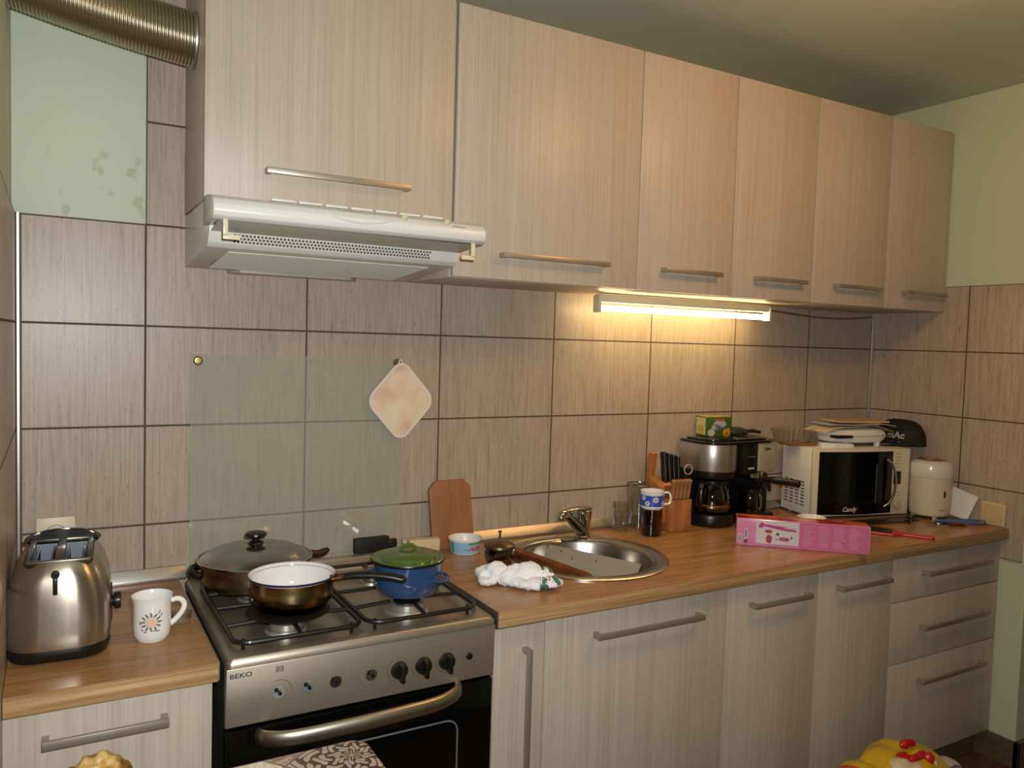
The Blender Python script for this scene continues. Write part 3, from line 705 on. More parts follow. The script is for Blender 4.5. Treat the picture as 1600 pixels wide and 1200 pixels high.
for i in range(17):
    a = PI*i/16; R.append((-.070*math.cos(a), .192 + .022*math.sin(a)))
loft(b, [[(x, .084, z) for x, z in R], [(x*1.02, .090, z+.001) for x, z in R], [(x*1.02, .100, z-.002) for x, z in R], [(x*.9, .106, z-.012) for x, z in R]]); obj('rear_arch', b, M['black'], t)
b = new(); tube(b, [(-.066*math.cos(PI*i/16), .083, .192+.024*math.sin(PI*i/16)) for i in range(17)], .0022, 6); obj('arch_trim', b, M['chrome'], t)
b = new(); box(b, -.0085, -.0005, -.1290, -.108, .136, .168, .002); lathe(b, [(0, -.0090), (.0070, -.0080), (.0075, 0), (.007, .014)], (-.0045, -.1165, .173), 16, 'y'); obj('lever_slot', b, M['black'], t)
b = new(); lathe(b, [(.010, 0), (.011, .006), (.016, .008), (.0175, .014), (.0165, .020), (0, .021)], (.088, -.040, .088), 24, 'x'); obj('browning_knob', b, M['black'], t)
b = new(); box(b, .084, .0925, -.052, -.030, .050, .125, .003); obj('side_strip', b, M['black'], t)

t = thing('mug', 'white mug with a flower print beside the toaster', 'mug', (-.022, -.418, .8615))
b = new(); lathe(b, [(0, .001), (.026, .001), (.028, .000), (.031, .004), (.0355, .014), (.0368, .028), (.0368, .078), (.0390, .088), (.0400, .0925), (.0385, .0930), (.0365, .088), (.0345, .078), (.0345, .02), (.028, .008), (0, .007)], (0, 0, 0), 48); obj('cup', b, M['porc'], t)
b = new(); tube(b, [(.034, .004, .074), (.050, .004, .0765), (.060, .003, .070), (.0625, .002, .060), (.0575, .001, .048), (.046, 0, .035), (.035, 0, .026)], .0046, 12, flat=(1, 1.2)); hm = obj('handle', b, M['porc'], t)
fa = math.atan2(CAM.y+.418, CAM.x+.022) - .02
def decal(parts, r, z0, a0, parent, name, m, lift=.0004):
    b = new()
    for p in parts: disc(b, *p)
    wrap(b, r, z0, a0, lift); return obj(name, b, m, parent, smooth=False)
grn, pk = [], []
for k in range(12):
    a = 2*PI*k/12; grn.append((.0160*math.cos(a)-.001, .0150*math.sin(a)+.046, .0056, .0022, 10, 0, a+.3*math.sin(k*2.3))); pk.append((.0072*math.cos(a+.2)-.001, .0068*math.sin(a+.2)+.046, .0070, .0019, 10, .0001, a+.2))
for p in ((.015, .066, 1.3), (.019, .060, .9), (-.018, .030, 2.6), (-.012, .026, .4), (.006, .028, .1), (.012, .027, .3), (-.023, .044, 1.8)): grn.append((p[0], p[1], .0042, .0014, 8, 0, p[2]))
decal(grn, .0368, 0, fa, t, 'flower_print_leaves', mat('print_green', '6f7868', .4)); decal(pk, .0368, 0, fa, t, 'flower_print_petals', mat('print_pink', 'd9b8a0', .4), .0006)
t = thing('shot_glass', 'small clear glass dish behind the white mug', 'glass', (.043, -.350, .8615))
b = new(); lathe(b, [(0, .001), (.017, .001), (.020, .004), (.024, .026), (.023, .026), (.019, .007), (0, .006)], (0, 0, 0), 14); obj('bowl', b, M['glass'], t, ang=20)
# socket behind the toaster
t = thing('wall_socket', 'cream wall socket on the tiles behind the toaster', 'socket', (-.195, 0, 1.003))
b = new(); box(b, -.041, .041, -.009, -.0005, -.040, .042, .002); pl = obj('face_plate', b, M['cream'], t)
b = new(); lathe(b, [(.024, -.0092), (.0225, -.0105), (.0215, -.0095), (.0205, -.0010), (0, -.0010)], (0, 0, .001), 28, 'y'); obj('recess', b, mat('socket_recess', 'a8a188', .5), t)
b = new(); 
for x in (-.0095, .0095): lathe(b, [(.0026, -.0018), (0, -.0018)], (x, 0, .001), 10, 'y')
obj('pin_holes', b, M['blackm'], t)

# ------------------------------------------------------------------ around the sink
t = thing('kitchen_sink', 'round stainless steel sink set into the worktop', 'sink', (SX, SY, WZ))
b = new(); lathe(b, [(.246, .0010), (.246, .0035), (.240, .0060), (.228, .0055), (.222, .0045), (.207, .0035), (.200, .0000), (.196, -.010), (.190, -.080), (.178, -.125), (.150, -.150), (.060, -.157), (.034, -.160), (0, -.161)], (0, 0, 0), 96)
obj('bowl', b, M['steel_s'], t, ang=60)
b = new(); lathe(b, [(.033, -.1585), (.030, -.1555), (.026, -.157), (0, -.1575)], (0, 0, 0), 32); obj('strainer', b, M['chrome'], t)
b = new(); box(b, .045, .185, .170, .250, .0010, .0045, .002); obj('tap_ledge', b, M['steel_s'], t)
# tap
t = thing('mixer_tap', 'chrome single-lever mixer tap behind the sink', 'tap', (1.287, -.098, WZ+.0045))
b = new(); lathe(b, [(0, 0), (.026, 0), (.026, .004), (.0235, .007), (.0240, .030), (.0270, .060), (.0290, .080), (.0285, .088), (.020, .093), (0, .095)], (0, 0, 0), 32); obj('tap_body', b, M['chrome'], t)
sd = Vector((-.93, -.37, 0)).normalized()
b = new(); tube(b, [Vector((0, 0, .026)) + sd*.008, sd*.042 + Vector((0, 0, .050)), sd*.080 + Vector((0, 0, .078)), sd*.104 + Vector((0, 0, .090)), sd*.120 + Vector((0, 0, .086)), sd*.124 + Vector((0, 0, .070))], [.021, .018, .0150, .0145, .0140, .0135], 16); obj('spout', b, M['chrome'], t)
b = new(); tube(b, [Vector((0, 0, .092)) - sd*.022, Vector((0, 0, .096)) + sd*.020, sd*.060 + Vector((0, 0, .100)), sd*.100 + Vector((0, 0, .101))], [.022, .022, .015, .008], 14, flat=(1, .36)); obj('lever', b, M['chrome'], t)

t = thing('chopping_board', 'wooden chopping board with clipped corners leaning on the wall behind the tub', 'chopping board', (.852, -.040, WZ+.0008), rot=(-.13, -.04, 0))
b = new(); w2, hh_, c_ = .069, .205, .024
prism(b, [(-w2+.018, 0), (w2-.004, 0), (w2, .01), (w2, hh_-c_), (w2-c_*.9, hh_-.001), (-w2+c_*.9, hh_), (-w2, hh_-c_), (-w2, .040)], -.008, .008, 'y', .0018)
obj('board', b, wood('board_wood', '7d4a2a', '94603a', 'a2704a', .5, (24, 24, 3), kind='o'), t)

t = thing('plastic_tub', 'small open margarine tub with a blue and green print', 'tub', (.862, -.100, WZ+.0005))
b = new(); lathe(b, [(0, 0), (.040, 0), (.0425, .002), (.0478, .040), (.0505, .042), (.0505, .045), (.0485, .0450), (.0460, .041), (.0415, .004), (0, .003)], (0, 0, 0), 48); obj('tub_body', b, M['white'], t)
ta = math.atan2(CAM.y+.10, CAM.x-.862)
def band(z0, z1, a_0, a_1, r0, r1, m, name, parent, n=24, lift=.0005):
    b = new(); prev = None
    for i in range(n+1):
        a = a_0 + (a_1-a_0)*i/n
        p = (b.verts.new(((r0+lift)*math.cos(a), (r0+lift)*math.sin(a), z0)), b.verts.new(((r1+lift)*math.cos(a), (r1+lift)*math.sin(a), z1)))
        if prev: b.faces.new((prev[0], p[0], p[1], prev[1]))
        prev = p
    return obj(name, b, m, parent)
band(.004, .038, ta-1.9, ta+1.9, .0429, .0476, mat('print_blue', '86b2c8', .4), 'blue_print', t)
gm_ = mat('print_leaf', '4f8a4a', .4)
band(.004, .038, ta-1.02, ta-.78, .0429, .0476, gm_, 'green_stripe', t, lift=.0008); band(.032, .038, ta+.22, ta+1.3, .0468, .0476, gm_, 'green_top_band', t, lift=.0008)
b = text_bm('ALBA', .020, .0001, bold=.0006, shear=.3, sx=.8); wrap(b, .0452, .0205, ta+.72, .0012); obj('red_lettering', b, mat('print_red', 'c2281c', .4), t, smooth=False)
b = new(); quad(b, -.008, .008, -.003, .003, n=6); wrap(b, .0448, .018, ta+.12, .0010); obj('small_print', b, mat('print_violet', '8a7fb0', .4), t, smooth=False)

clm = mat('white_cloth', 'e8e8e8', .85)
nn = noise_n(clm, obco(clm, (60, 34, 34)), 1, 3, .6); spx = N(clm, 'ShaderNodeSeparateXYZ'); tcn = N(clm, 'ShaderNodeTexCoord'); L(clm, tcn.outputs['Object'], spx.inputs[0])
rgt = mth(clm, 'GREATER_THAN', mth(clm, 'ADD', spx.outputs[0], mth(clm, 'MULTIPLY', nn, .06)), .070)
gk = mth(clm, 'MULTIPLY', rgt, mth(clm, 'GREATER_THAN', nn, .52)); L(clm, mix(clm, gk, 'e8e8e8', '4c6f66'), BS(clm).inputs['Base Color'])
bl = [((-.078, .045, .020), (.034, .032, .022)), ((-.060, .030, .032), (.030, .028, .022)), ((-.030, .010, .018), (.032, .026, .020)), ((-.010, .012, .028), (.034, .028, .020)), ((.020, .010, .030), (.034, .028, .026)),
      ((.030, -.030, .012), (.050, .026, .012)), ((.062, -.028, .014), (.040, .028, .014)), ((.058, .006, .022), (.028, .024, .020)), ((-.085, .020, .012), (.026, .026, .012)), ((.000, -.012, .012), (.040, .028, .012))]
o = lump('dish_cloth', bl, clm, None, .003, .0062, 46, 1, 3); tag(o, 'crumpled white cloth with green print in front of the sink', 'cloth'); o.location = (.848, -.455, WZ+.002); o.rotation_euler = (0, 0, -.32)
zmin = min((v.co.z for v in o.data.vertices))
for v in o.data.vertices:
    if v.co.z < 0: v.co.z *= .1

# things in the sink
t = thing('glass_teapot', 'dark glass pot with a knobbed metal sieve lid at the left edge of the sink', 'pot', (.868, -.300, WZ+.0008))
b = new(); lathe(b, [(0, 0), (.020, 0), (.032, .010), (.0415, .036), (.0425, .052), (.040, .064), (.0375, .064), (.040, .052), (.039, .036), (.030, .013), (0, .004)], (0, 0, 0), 40); obj('glass_body', b, M['smoke'], t)
b = new(); lathe(b, [(0, .006), (.028, .010), (.038, .034), (.0385, .040), (0, .040)], (0, 0, 0), 32); obj('tea', b, mat('dark_tea', '3a3420', .2), t)
b = new(); lathe(b, [(.0400, .0600), (.0440, .0640), (.0430, .0700), (.030, .0770), (.012, .080), (0, .0805)], (0, 0, 0), 40); ld = obj('lid', b, mat('lid_dull_metal', '7a684c', .3, .9), t)
b = new(); tube(b, [(0, 0, .078), (0, 0, .103)], .0032, 8); lathe(b, [(0, .1025), (.0055, .103), (.0055, .108), (0, .109)], (0, 0, 0), 12); obj('lid_stem', b, M['chrome'], ld)
pA, pB = Vector((.952, -.150, .8925)), Vector((1.092, -.452, .848))
t = thing('wooden_board', 'wet dark brown wooden board lying slanted across the left of the sink', 'wooden board', (pA+pB)/2)
dv = (pB-pA).normalized(); ev = dv.orthogonal(); up = Vector((0, 0, 1)); sv = dv.cross(up).normalized(); nv = sv.cross(dv).normalized()
wv = (sv*.50 + nv*.866).normalized(); tv = dv.cross(wv).normalized()
Lh = (pB-pA).length/2
b = new(); prism(b, [(-Lh, -.014), (Lh-.03, -.050), (Lh+.014, -.034), (Lh+.014, .000), (Lh-.03, .020), (-Lh, .012)], -.008, .008, 'z', .003)
b.transform(Matrix(((dv.x, wv.x, tv.x, 0), (dv.y, wv.y, tv.y, 0), (dv.z, wv.z, tv.z, 0), (0, 0, 0, 1))))
obj('board', b, wood('wet_wood', '4a2412', '6e3a1e', '8a4e28', .22, (5, 50, 50), kind='w', coat=.4), t)
t = thing('metal_tray', 'grey flat tray standing tilted in the middle of the sink', 'tray', (1.17, -.27, .76))
A_, B_v, O_ = Vector((1.152, -.118, .868)), Vector((1.300, -.385, .858)), Vector((-.100, -.050, -.100))
nn_ = (B_v-A_).cross(O_).normalized()*.004
b = new(); vs = [b.verts.new(p) for p in (A_, B_v, B_v+O_*.9, A_+O_)] ; v2 = [b.verts.new(p.co+nn_) for p in vs]
b.faces.new(vs); b.faces.new(v2[::-1])
for k in range(4): b.faces.new((vs[k], v2[k], v2[(k+1) % 4], vs[(k+1) % 4]))
tr = obj('plate', b, mat('dull_grey_tray', 'a39a8a', .4, .3), t, world=True)
for u_, v_ in ((.15, .10), (.30, .22), (.12, .4), (.55, .15)):
    c_ = A_ + (B_v-A_)*u_ + O_*v_ + nn_*(1.1 if nn_.z > 0 else -.1)
    b = new(); tq = bmesh.new(); bmesh.ops.create_icosphere(tq, subdivisions=1, radius=.0028); merge(b, tq, Matrix.Translation(c_)); obj('food_bit', b, M['blackm'], t, world=True)

# glasses right of the tap
t = thing('drinking_glass', 'short clear tumbler beside the tap', 'glass', (1.470, -.060, WZ+.0008))
b = new(); lathe(b, [(0, 0), (.025, 0), (.0265, .003), (.030, .095), (.0288, .095), (.0252, .010), (0, .008)], (0, 0, 0), 12); obj('cup', b, M['glass'], t, ang=15)
t = thing('drinking_glass', 'tall wide clear glass behind the stacked amber glass', 'glass', (1.556, -.052, WZ+.0008))
b = new(); lathe(b, [(0, 0), (.034, 0), (.037, .003), (.0385, .03), (.0450, .150), (.0440, .151), (.0372, .03), (.034, .008), (0, .007)], (0, 0, 0), 40); obj('cup', b, M['glass'], t)
b = new(); lathe(b, [(.0440, .150), (.0460, .151), (.0450, .153)], (0, 0, 0), 40); obj('rim', b, M['chrome'], t)
t = thing('drinking_glass', 'brown amber glass under the blue daisy mug', 'glass', (1.530, -.150, WZ+.0008))
b = new(); lathe(b, [(0, 0), (.031, 0), (.034, .003), (.0362, .088), (.0348, .089), (.0325, .010), (0, .008)], (0, 0, 0), 40); obj('cup', b, M['amber'], t)
t = thing('mug', 'small white mug with a blue daisy band stacked on an amber glass', 'mug', (1.530, -.150, WZ+.0808))
b = new(); lathe(b, [(0, 0), (.028, 0), (.0325, .003), (.0330, .010), (.0385, .014), (.0390, .018), (.0390, .066), (.0398, .0685), (.0375, .0690), (.0365, .062), (.0365, .02), (.030, .012), (0, .010)], (0, 0, 0), 48); obj('cup', b, M['porc'], t)
b = new(); ra = math.atan2(R_.y, R_.x) ; c, s = math.cos(ra+.1), math.sin(ra+.1)
tube(b, [(x*c, x*s, z) for x, z in ((.037, .060), (.055, .0615), (.0625, .050), (.0625, .034), (.056, .024), (.037, .022))], .0042, 10, flat=(1.2, 1)); obj('handle', b, M['porc'], t)
ma = math.atan2(CAM.y+.15, CAM.x-1.53)
band(.020, .056, ma-1.5, ma+1.5, .0390, .0390, mat('band_blue', '2b4db0', .3), 'blue_band', t, 36)
pts, ctr = [], []
for a, z, r in ((ma+.32, .043, .0105), (ma-.38, .030, .0095), (ma-.75, .047, .0085), (ma+1.1, .030, .009)):
    dx = (a-ma)*.039
    for k in range(10): q = 2*PI*k/10; pts.append((dx+r*.6*math.cos(q), z+r*.6*math.sin(q), r*.45, r*.17, 8, .0002, q))
    ctr.append((dx, z, r*.3, r*.3, 10, .0005, 0))
pw, dc = mat('petal_white', 'e0ddd0', .4), mat('daisy_centre', '6b6330', .4)
for k in range(len(ctr)):
    f_ = decal(pts[k*10:k*10+10], .0390, 0, ma, t, 'daisy', pw, .0008); decal([ctr[k]], .0390, 0, ma, f_, 'daisy_centre', dc, .0012)

# ------------------------------------------------------------------ knife block and knives
kb = thing('knife_block', 'slanted wooden knife block between the amber glass and the coffee machine', 'knife block', (1.655, -.098, WZ+.0008), -.05)
kw = wood('block_wood', '8a5228', 'a86a38', 'b87d48', .45, (30, 30, 6), kind='o')
b = new(); box(b, -.042, .046, -.060, .015, 0, .108, .003); obj('front_block', b, kw, kb)
b = new(); prism(b, [(-.040, .030), (.030, .005), (.078, .005), (.078, .060), (.050, .175), (-.020, .152)], -.058, -.0425, 'x', .002); prism(b, [(.016, .108), (.030, .005), (.078, .005), (.078, .060), (.050, .175), (-.020, .152)], -.0425, .046, 'x', .002)
obj('slanted_block', b, kw, kb)
b = new(); prism(b, [(.050, .170), (.066, .110), (.075, .115), (.060, .250), (.046, .262), (.034, .256)], -.058, -.034, 'x', .002); obj('back_plate', b, kw, kb)
wood_h = wood('steak_handle_wood', '7a5230', '95693f', 'a87f54', .5, (40, 40, 8), kind='o')
loc0 = Vector((1.655, -.098, WZ+.0008)); RZ = Matrix.Rotation(-.05, 4, 'Z')
def knife(i, n, x, y, z, tilt, ln, m, label, grp, w_=.010, d_=.016):
    p = loc0 + RZ @ Vector((x, y, z))
    o = thing('kitchen_knife' if 'black' in label else 'steak_knife', label, 'knife', p, 0, grp, rot=(tilt, 0, -.05))
    b = new(); loft(b, [[(xx, yy, zz) for xx, yy in rrect(w_*k, d_*k2, w_*k*.45, 3)] for zz, k, k2 in ((0, .85, .9), (ln*.3, 1, 1), (ln*.7, 1, .9), (ln*.95, 1, 1.15), (ln, .7, .8))])
    obj('handle', b, m, o)
    b = new(); box(b, -.0008, .0008, -d_*.4, d_*.4, -.03, .001); obj('blade', b, M['chrome'], o)
    b = new()
    for q in (.25, .55, .82):
        for s in (-1, 1): lathe(b, [(0, s*(w_*.52)), (.0016, s*(w_*.50))], (0, 0, ln*q), 8, 'x')
    obj('rivets', b, M['alu'], o); return o
for k in range(5): knife(k, 5, -.030 + k*.0165, -.044, .112, .18, .066, wood_h, ('leftmost', 'second', 'middle', 'fourth', 'rightmost')[k] + ' of the five wooden steak knife handles in the front of the block', 'steak knives in the knife block', .0125, .020)
for k in range(4): knife(k, 4, -.022 + k*.0215, .006 + .003*k, .160, -.14, .105 - .006*k, M['black'], ('leftmost', 'second from left', 'third from left', 'rightmost')[k] + ' of the four black knife handles in the slanted block', 'black knives in the knife block', .014, .026)
p = loc0 + RZ @ Vector((.064, -.012, .150))
t = thing('kitchen_scissors', 'scissors whose pale ring grip sticks out beside the coffee machine', 'scissors', p, -.05)
b = new(); tube(b, [(.017*math.cos(q), 0, .052+.017*math.sin(q)) for q in [2*PI*k/20 for k in range(20)]], .0026, 8, closed=True); obj('finger_ring', b, mat('ring_pale', 'c2b8a8', .3, .5), t)
b = new(); tube(b, [(-.004, 0, .036), (-.010, .002, 0)], .004, 8); obj('grip', b, M['black'], t)

# ------------------------------------------------------------------ coffee machine (drip side + espresso side)
CMX, CMY = 1.842, -.102
t = thing('coffee_machine', 'black and silver combined drip and espresso machine beside the microwave', 'coffee machine', (CMX, CMY, WZ+.0008))
def halfr(r, cy, yb_, n=24):       # D shape: round to the front (-y), straight sides to yb_
    P = [(r*math.cos(a), cy + r*math.sin(a)) for a in [PI + PI*i/n for i in range(n+1)]]
    return P + [(r, yb_), (-r, yb_)]
D = halfr(.082, 0, .078)
def ds(k, z): return [(x*k, y*k, z) for x, y in D]
b = new(); loft(b, [ds(.97, .002), ds(1.0, .006), ds(1.0, .038), ds(.97, .043)]); box(b, .08, .262, -.055, .078, .002, .030, .004); obj('base', b, M['black'], t)
b = new(); box(b, -.078, .262, .045, .080, .030, .300, .004); box(b, .205, .262, -.02, .080, .03, .17, .003); obj('rear_column', b, M['black'], t)
b = new(); loft(b, [ds(.96, .172), ds(1.0, .180), ds(1.0, .196)]); obj('brew_collar', b, M['black'], t)
stl = mat('band_steel', 'b4ada2', .36, .9); b = new(); loft(b, [ds(1.0, .196), ds(1.015, .200), ds(1.015, .288), ds(1.0, .291)]); obj('steel_band', b, stl, t, ang=60)
b = new(); box(b, .074, .150, -.074, .045, .180, .293, .006); cp = obj('control_strip', b, M['black'], t)
b = new(); box(b, .100, .130, -.0762, -.0735, .199, .207, .0015); obj('switch', b, mat('switch_pale', 'a8a498', .4), cp)
for xx in (.100, .112, .124): b = new(); box(b, xx, xx+.007, -.0752, -.0738, .244, .247); obj('indicator', b, mat('mark_faint', '7c786c', .5), cp)
b = new(); loft(b, [[(x, y, z) for x, y in rrect(.118*k, .125*k, .035, 6, .200, -.008)] for z, k in ((.188, .95), (.193, 1), (.288, 1.02), (.292, 1.0))]); es = obj('espresso_housing', b, mat('cream_steel', 'b5ab8e', .35, .3), t)
b = place(text_bm('ufesa', .015, .0003, bold=.0003, shear=.2), (.196, -.0735, .270)); obj('brand_mark', b, mat('mark_black', '2a261e', .4), es, smooth=False)
# lid spanning both halves
b = new()
lidp = [(.085*math.cos(a), .085*math.sin(a)) for a in [PI + PI*.5*i/14 for i in range(15)]] + [(.10, -.083), (.200, -.080), (.238, -.066), (.262, -.030), (.264, .05), (.260, .081), (-.085, .081)]
prism(b, lidp, .2915, .3010, 'z', .003); prism(b, [(x*.86+.010, y*.80+.005) for x, y in lidp], .3010, .3075, 'z', .002); obj('top_lid', b, mat('lid_black_gloss', '15130c', .12, coat=.3), t)
b = new(); box(b, -.015, .050, -.052, -.036, .3078, .3125, .002); obj('lid_grip', b, M['blackm'], t)
# drip jug
b = new(); lathe(b, [(0, .0445), (.050, .0445), (.060, .052), (.0665, .080), (.064, .110), (.054, .138), (.050, .150), (.048, .150), (.052, .137), (.062, .110), (.0645, .080), (.058, .054), (0, .0475)], (0, -.006, 0), 40); jg = obj('glass_jug', b, M['smoke'], t)
b = new(); lathe(b, [(.0505, .146), (.055, .150), (.055, .160), (.03, .168), (0, .169)], (0, -.006, 0), 32); obj('jug_lid', b, M['black'], jg)
b = new(); lathe(b, [(.0625, .064), (.0665, .066), (.0672, .074), (.0655, .076)], (0, -.006, 0), 40); obj('jug_band', b, mat('jug_band', 'a89078', .25, 1), jg)
b = new(); tube(b, [(-.052, -.018, .152), (-.080, -.035, .150), (-.092, -.042, .125), (-.090, -.040, .085), (-.070, -.028, .058)], .008, 10, flat=(1.2, .8)); obj('jug_handle', b, M['black'], jg)
# espresso head, filter holder, small jug
b = new(); lathe(b, [(.024, .160), (.031, .165), (.031, .186), (0, .187)], (.165, -.040, 0), 28); obj('brew_head', b, M['chrome'], t)
b = new(); lathe(b, [(0, .140), (.014, .142), (.030, .150), (.034, .160), (.034, .166), (0, .167)], (.180, -.048, 0), 28); fh = obj('filter_holder', b, M['black'], t)
b = new(); tube(b, [(.192, -.075, .160), (.205, -.105, .160), (.222, -.145, .159), (.240, -.185, .158)], [.009, .0125, .0125, .013], 14); obj('holder_handle', b, M['black'], fh)
b = new(); tube(b, [(.196, -.080, .150), (.202, -.086, .118)], .006, 8); tube(b, [(.212, -.070, .150), (.216, -.074, .122)], .006, 8); obj('steam_nozzle', b, M['black'], t)
b = new(); lathe(b, [(0, .032), (.036, .032), (.040, .036), (.041, .090), (.034, .110), (.032, .110), (.039, .089), (.038, .038), (0, .035)], (.160, -.035, 0), 32); sj = obj('small_jug', b, M['smoke'], t)
b = new(); lathe(b, [(.0345, .108), (.038, .110), (.038, .122), (.02, .128), (0, .129)], (.160, -.035, 0), 28); obj('small_jug_lid', b, M['black'], sj)
b = new(); tube(b, [(.122, -.06, .118), (.108, -.075, .110), (.106, -.076, .075), (.124, -.058, .055)], .006, 8); obj('small_jug_handle', b, M['black'], sj)

# tea box and lid-like item on the machine
TZ = WZ+.0008+.3080
t = thing('tea_box', 'green printed tea box standing on the coffee machine', 'box', (1.885, -.055, TZ), -.12)
b = new(); box(b, -.055, .055, -.030, .030, 0, .072, .0008); obj('carton', b, mat('tea_green', '3f5a24', .4), t)
b = new(); box(b, -.054, .054, -.029, .029, .0715, .0728); obj('top_flap', b, mat('tea_top_yellow', 'b99a44', .4), t)
b = new(); box(b, -.0560, -.0549, -.026, .026, .008, .068); sf = obj('side_label', b, mat('tea_side_cream', 'c9b878', .5), t)
b = new(); box(b, -.0563, -.0559, -.010, -.002, .056, .060); box(b, -.0563, -.0559, .006, .012, .054, .058); box(b, -.0563, -.0559, -.018, .018, .014, .040); obj('side_print', b, mat('tea_side_print', 'b59a54', .5), sf)
def flat(parts, y, m, name, parent):
    b = new()
    for p in parts: disc(b, *p)
    b.transform(Matrix.Translation((0, y, 0)) @ FRONT); return obj(name, b, m, parent, smooth=False)
flat([(.004, .062, .024, .0045, 20)], -.0304, mat('tea_red', 'b4532c', .4), 'red_banner', t)
flat([(.004, .046, .028, .014, 24), (-.012, .036, .020, .010, 20)], -.0304, mat('tea_grey', 'a5a6a0', .4), 'pale_panel', t)
flat([(.010, .032, .024, .004, 16)], -.0307, mat('tea_blue', '4c6480', .4), 'blue_ribbon', t)
flat([(-.032, .016, .016, .013, 20)], -.0308, mat('tea_cup', 'b8b0a4', .3), 'cup_picture', t)
flat([(.028, .015, .009, .013, 16), (.042, .017, .009, .015, 16), (.034, .008, .010, .007, 14)], -.0306, mat('tea_orange', 'cc8420', .4), 'fruit_picture', t)
t = thing('oval_lid', 'dark oval lid with a handle lying on the coffee machine right of the tea box', 'lid', (2.02, -.030, TZ), -.25)
b = new(); lathe(b, [(0, 0), (.046, 0), (.052, .006), (.047, .018), (.028, .026), (0, .028)], (0, 0, 0), 36); b.transform(Matrix.Diagonal((1, .75, 1, 1))); obj('dome', b, mat('lid_olive', '2c2a18', .2, coat=.3), t)
b = new(); tube(b, [(.040, -.012, .012), (.065, -.018, .014), (.092, -.026, .009)], [.006, .007, .005], 10); obj('handle', b, M['black'], t)

# ------------------------------------------------------------------ microwave
MWX, MWY, MA = 2.252, -.207, -.245
t = thing('microwave', 'white microwave oven with a black glass door and curved silver handle', 'microwave', (MWX, MWY, WZ+.0008), MA)
MW, MD, MH = .432, .196, .263
b = new(); box(b, 0, MW, .022, MD, .008, MH, .003)
for x in (.03, MW-.03):
    for y in (.05, MD-.03): lathe(b, [(0, 0), (.012, 0), (.012, .009), (0, .009)], (x, y, 0), 12)
obj('housing', b, M['white'], t)
b = new()
for i in range(4):
    for k in range(8):
        y = .052 + i*.034; z = .040 + k*.0125
        prism(b, [(y, z), (y+.020, z+.001), (y+.021, z+.005), (y+.001, z+.004)], -.0006, .0005, 'x')
obj('side_vents', b, M['blackm'], t, smooth=False)
b = new(); box(b, 0, MW, .002, .022, .008, MH, .004); obj('front_frame', b, mat('frame_cream', 'd2c6aa', .4), t)
b = new(); prof = [(.022, .004), (.06, -.010), (.19, -.016), (.32, -.010), (.352, .004)]
poly = [(.022, .004)] + [(.022 + (.352-.022)*i/20, .001 - .016*math.sin(PI*i/20)) for i in range(21)] + [(.352, .004)]
prism(b, poly, .016, MH-.010, 'z'); dr = obj('door', b, M['glossb'], t, ang=30)
b = new(); lathe(b, [(0, 0)], (0, 0, 0)) if False else None
hb = [( .318, -.006, .225), (.333, -.020, .205), (.343, -.026, .170), (.346, -.027, .135), (.341, -.026, .095), (.328, -.020, .060), (.312, -.006, .040)]
tube(b, hb, .0062, 10, flat=(1.3, .8)); obj('handle', b, mat('handle_silver', 'a9a49a', .3, .9), dr)
b = new(); tube(b, [(.268, -.0130, .055), (.268, -.0130, .205)], .0016, 6); obj('window_line', b, mat('line_grey', '55534c', .4), dr)
b = place(text_bm('Candy', .024, .0004, bold=.0003, shear=.3), (.150, -.0162, .036)); obj('brand_mark', b, mat('mark_silver', 'c8c2b2', .4), dr, smooth=False)
b = new(); box(b, .360, .392, -.0008, .004, .125, .175, .001); cpn = obj('display', b, M['glossb'], t)
b = new()
for i in range(3):
    for k in range(8):
        z = .245 - k*.013
        if .12 < z < .18: z -= .07
        box(b, .364 + i*.009, .370 + i*.009, .0008, .003, z-.003, z)
obj('keypad', b, mat('key_grey', '9a917c', .5), t)
b = new(); lathe(b, [(.017, .002), (.017, -.010), (.014, -.014), (0, -.015)], (.374, 0, .048), 28, 'y'); obj('timer_knob', b, mat('knob_beige', 'b5a584', .3), t)
MM = Matrix.Translation((MWX, MWY, WZ+.0008)) @ Matrix.Rotation(MA, 4, 'Z')
TOP = WZ+.0008+MH+.0005
def onmw(x, y, dz=0): p = MM @ Vector((x, y, 0)); return (p.x, p.y, TOP+dz)
# items on the microwave
t = thing('sandwich_toaster', 'white oval sandwich maker with a black grip on the microwave', 'sandwich maker', onmw(.250, .118, .0), MA+.10)
def oval(rx, ry, z, n=48): return [(rx*math.copysign(abs(math.cos(a))**.8, math.cos(a)), ry*math.copysign(abs(math.sin(a))**.8, math.sin(a)), z) for a in [2*PI*i/n for i in range(n)]]
b = new(); loft(b, [oval(.118, .060, .014), oval(.140, .074, .020), oval(.146, .077, .034), oval(.146, .077, .040)])
obj('lower_shell', b, M['white'], t)
b = new(); loft(b, [oval(.146, .077, .042), oval(.146, .077, .052), oval(.132, .068, .064), oval(.070, .035, .072)]); obj('upper_shell', b, M['white'], t)
for x in (-.082, .082):
    b = new(); lathe(b, [(0, 0), (.011, 0), (.013, .020), (0, .020)], (x, -.050, 0), 16); obj('foot', b, M['white'], t)
b = new(); box(b, -.150, -.070, -.084, -.045, .036, .047, .003); obj('grip', b, M['black'], t)
b = new(); tube(b, [(.085+.013*math.cos(q), -.0765, .044+.010*math.sin(q)) for q in [2*PI*k/16 for k in range(16)]], .0012, 6, closed=True); obj('latch', b, M['white'], t)
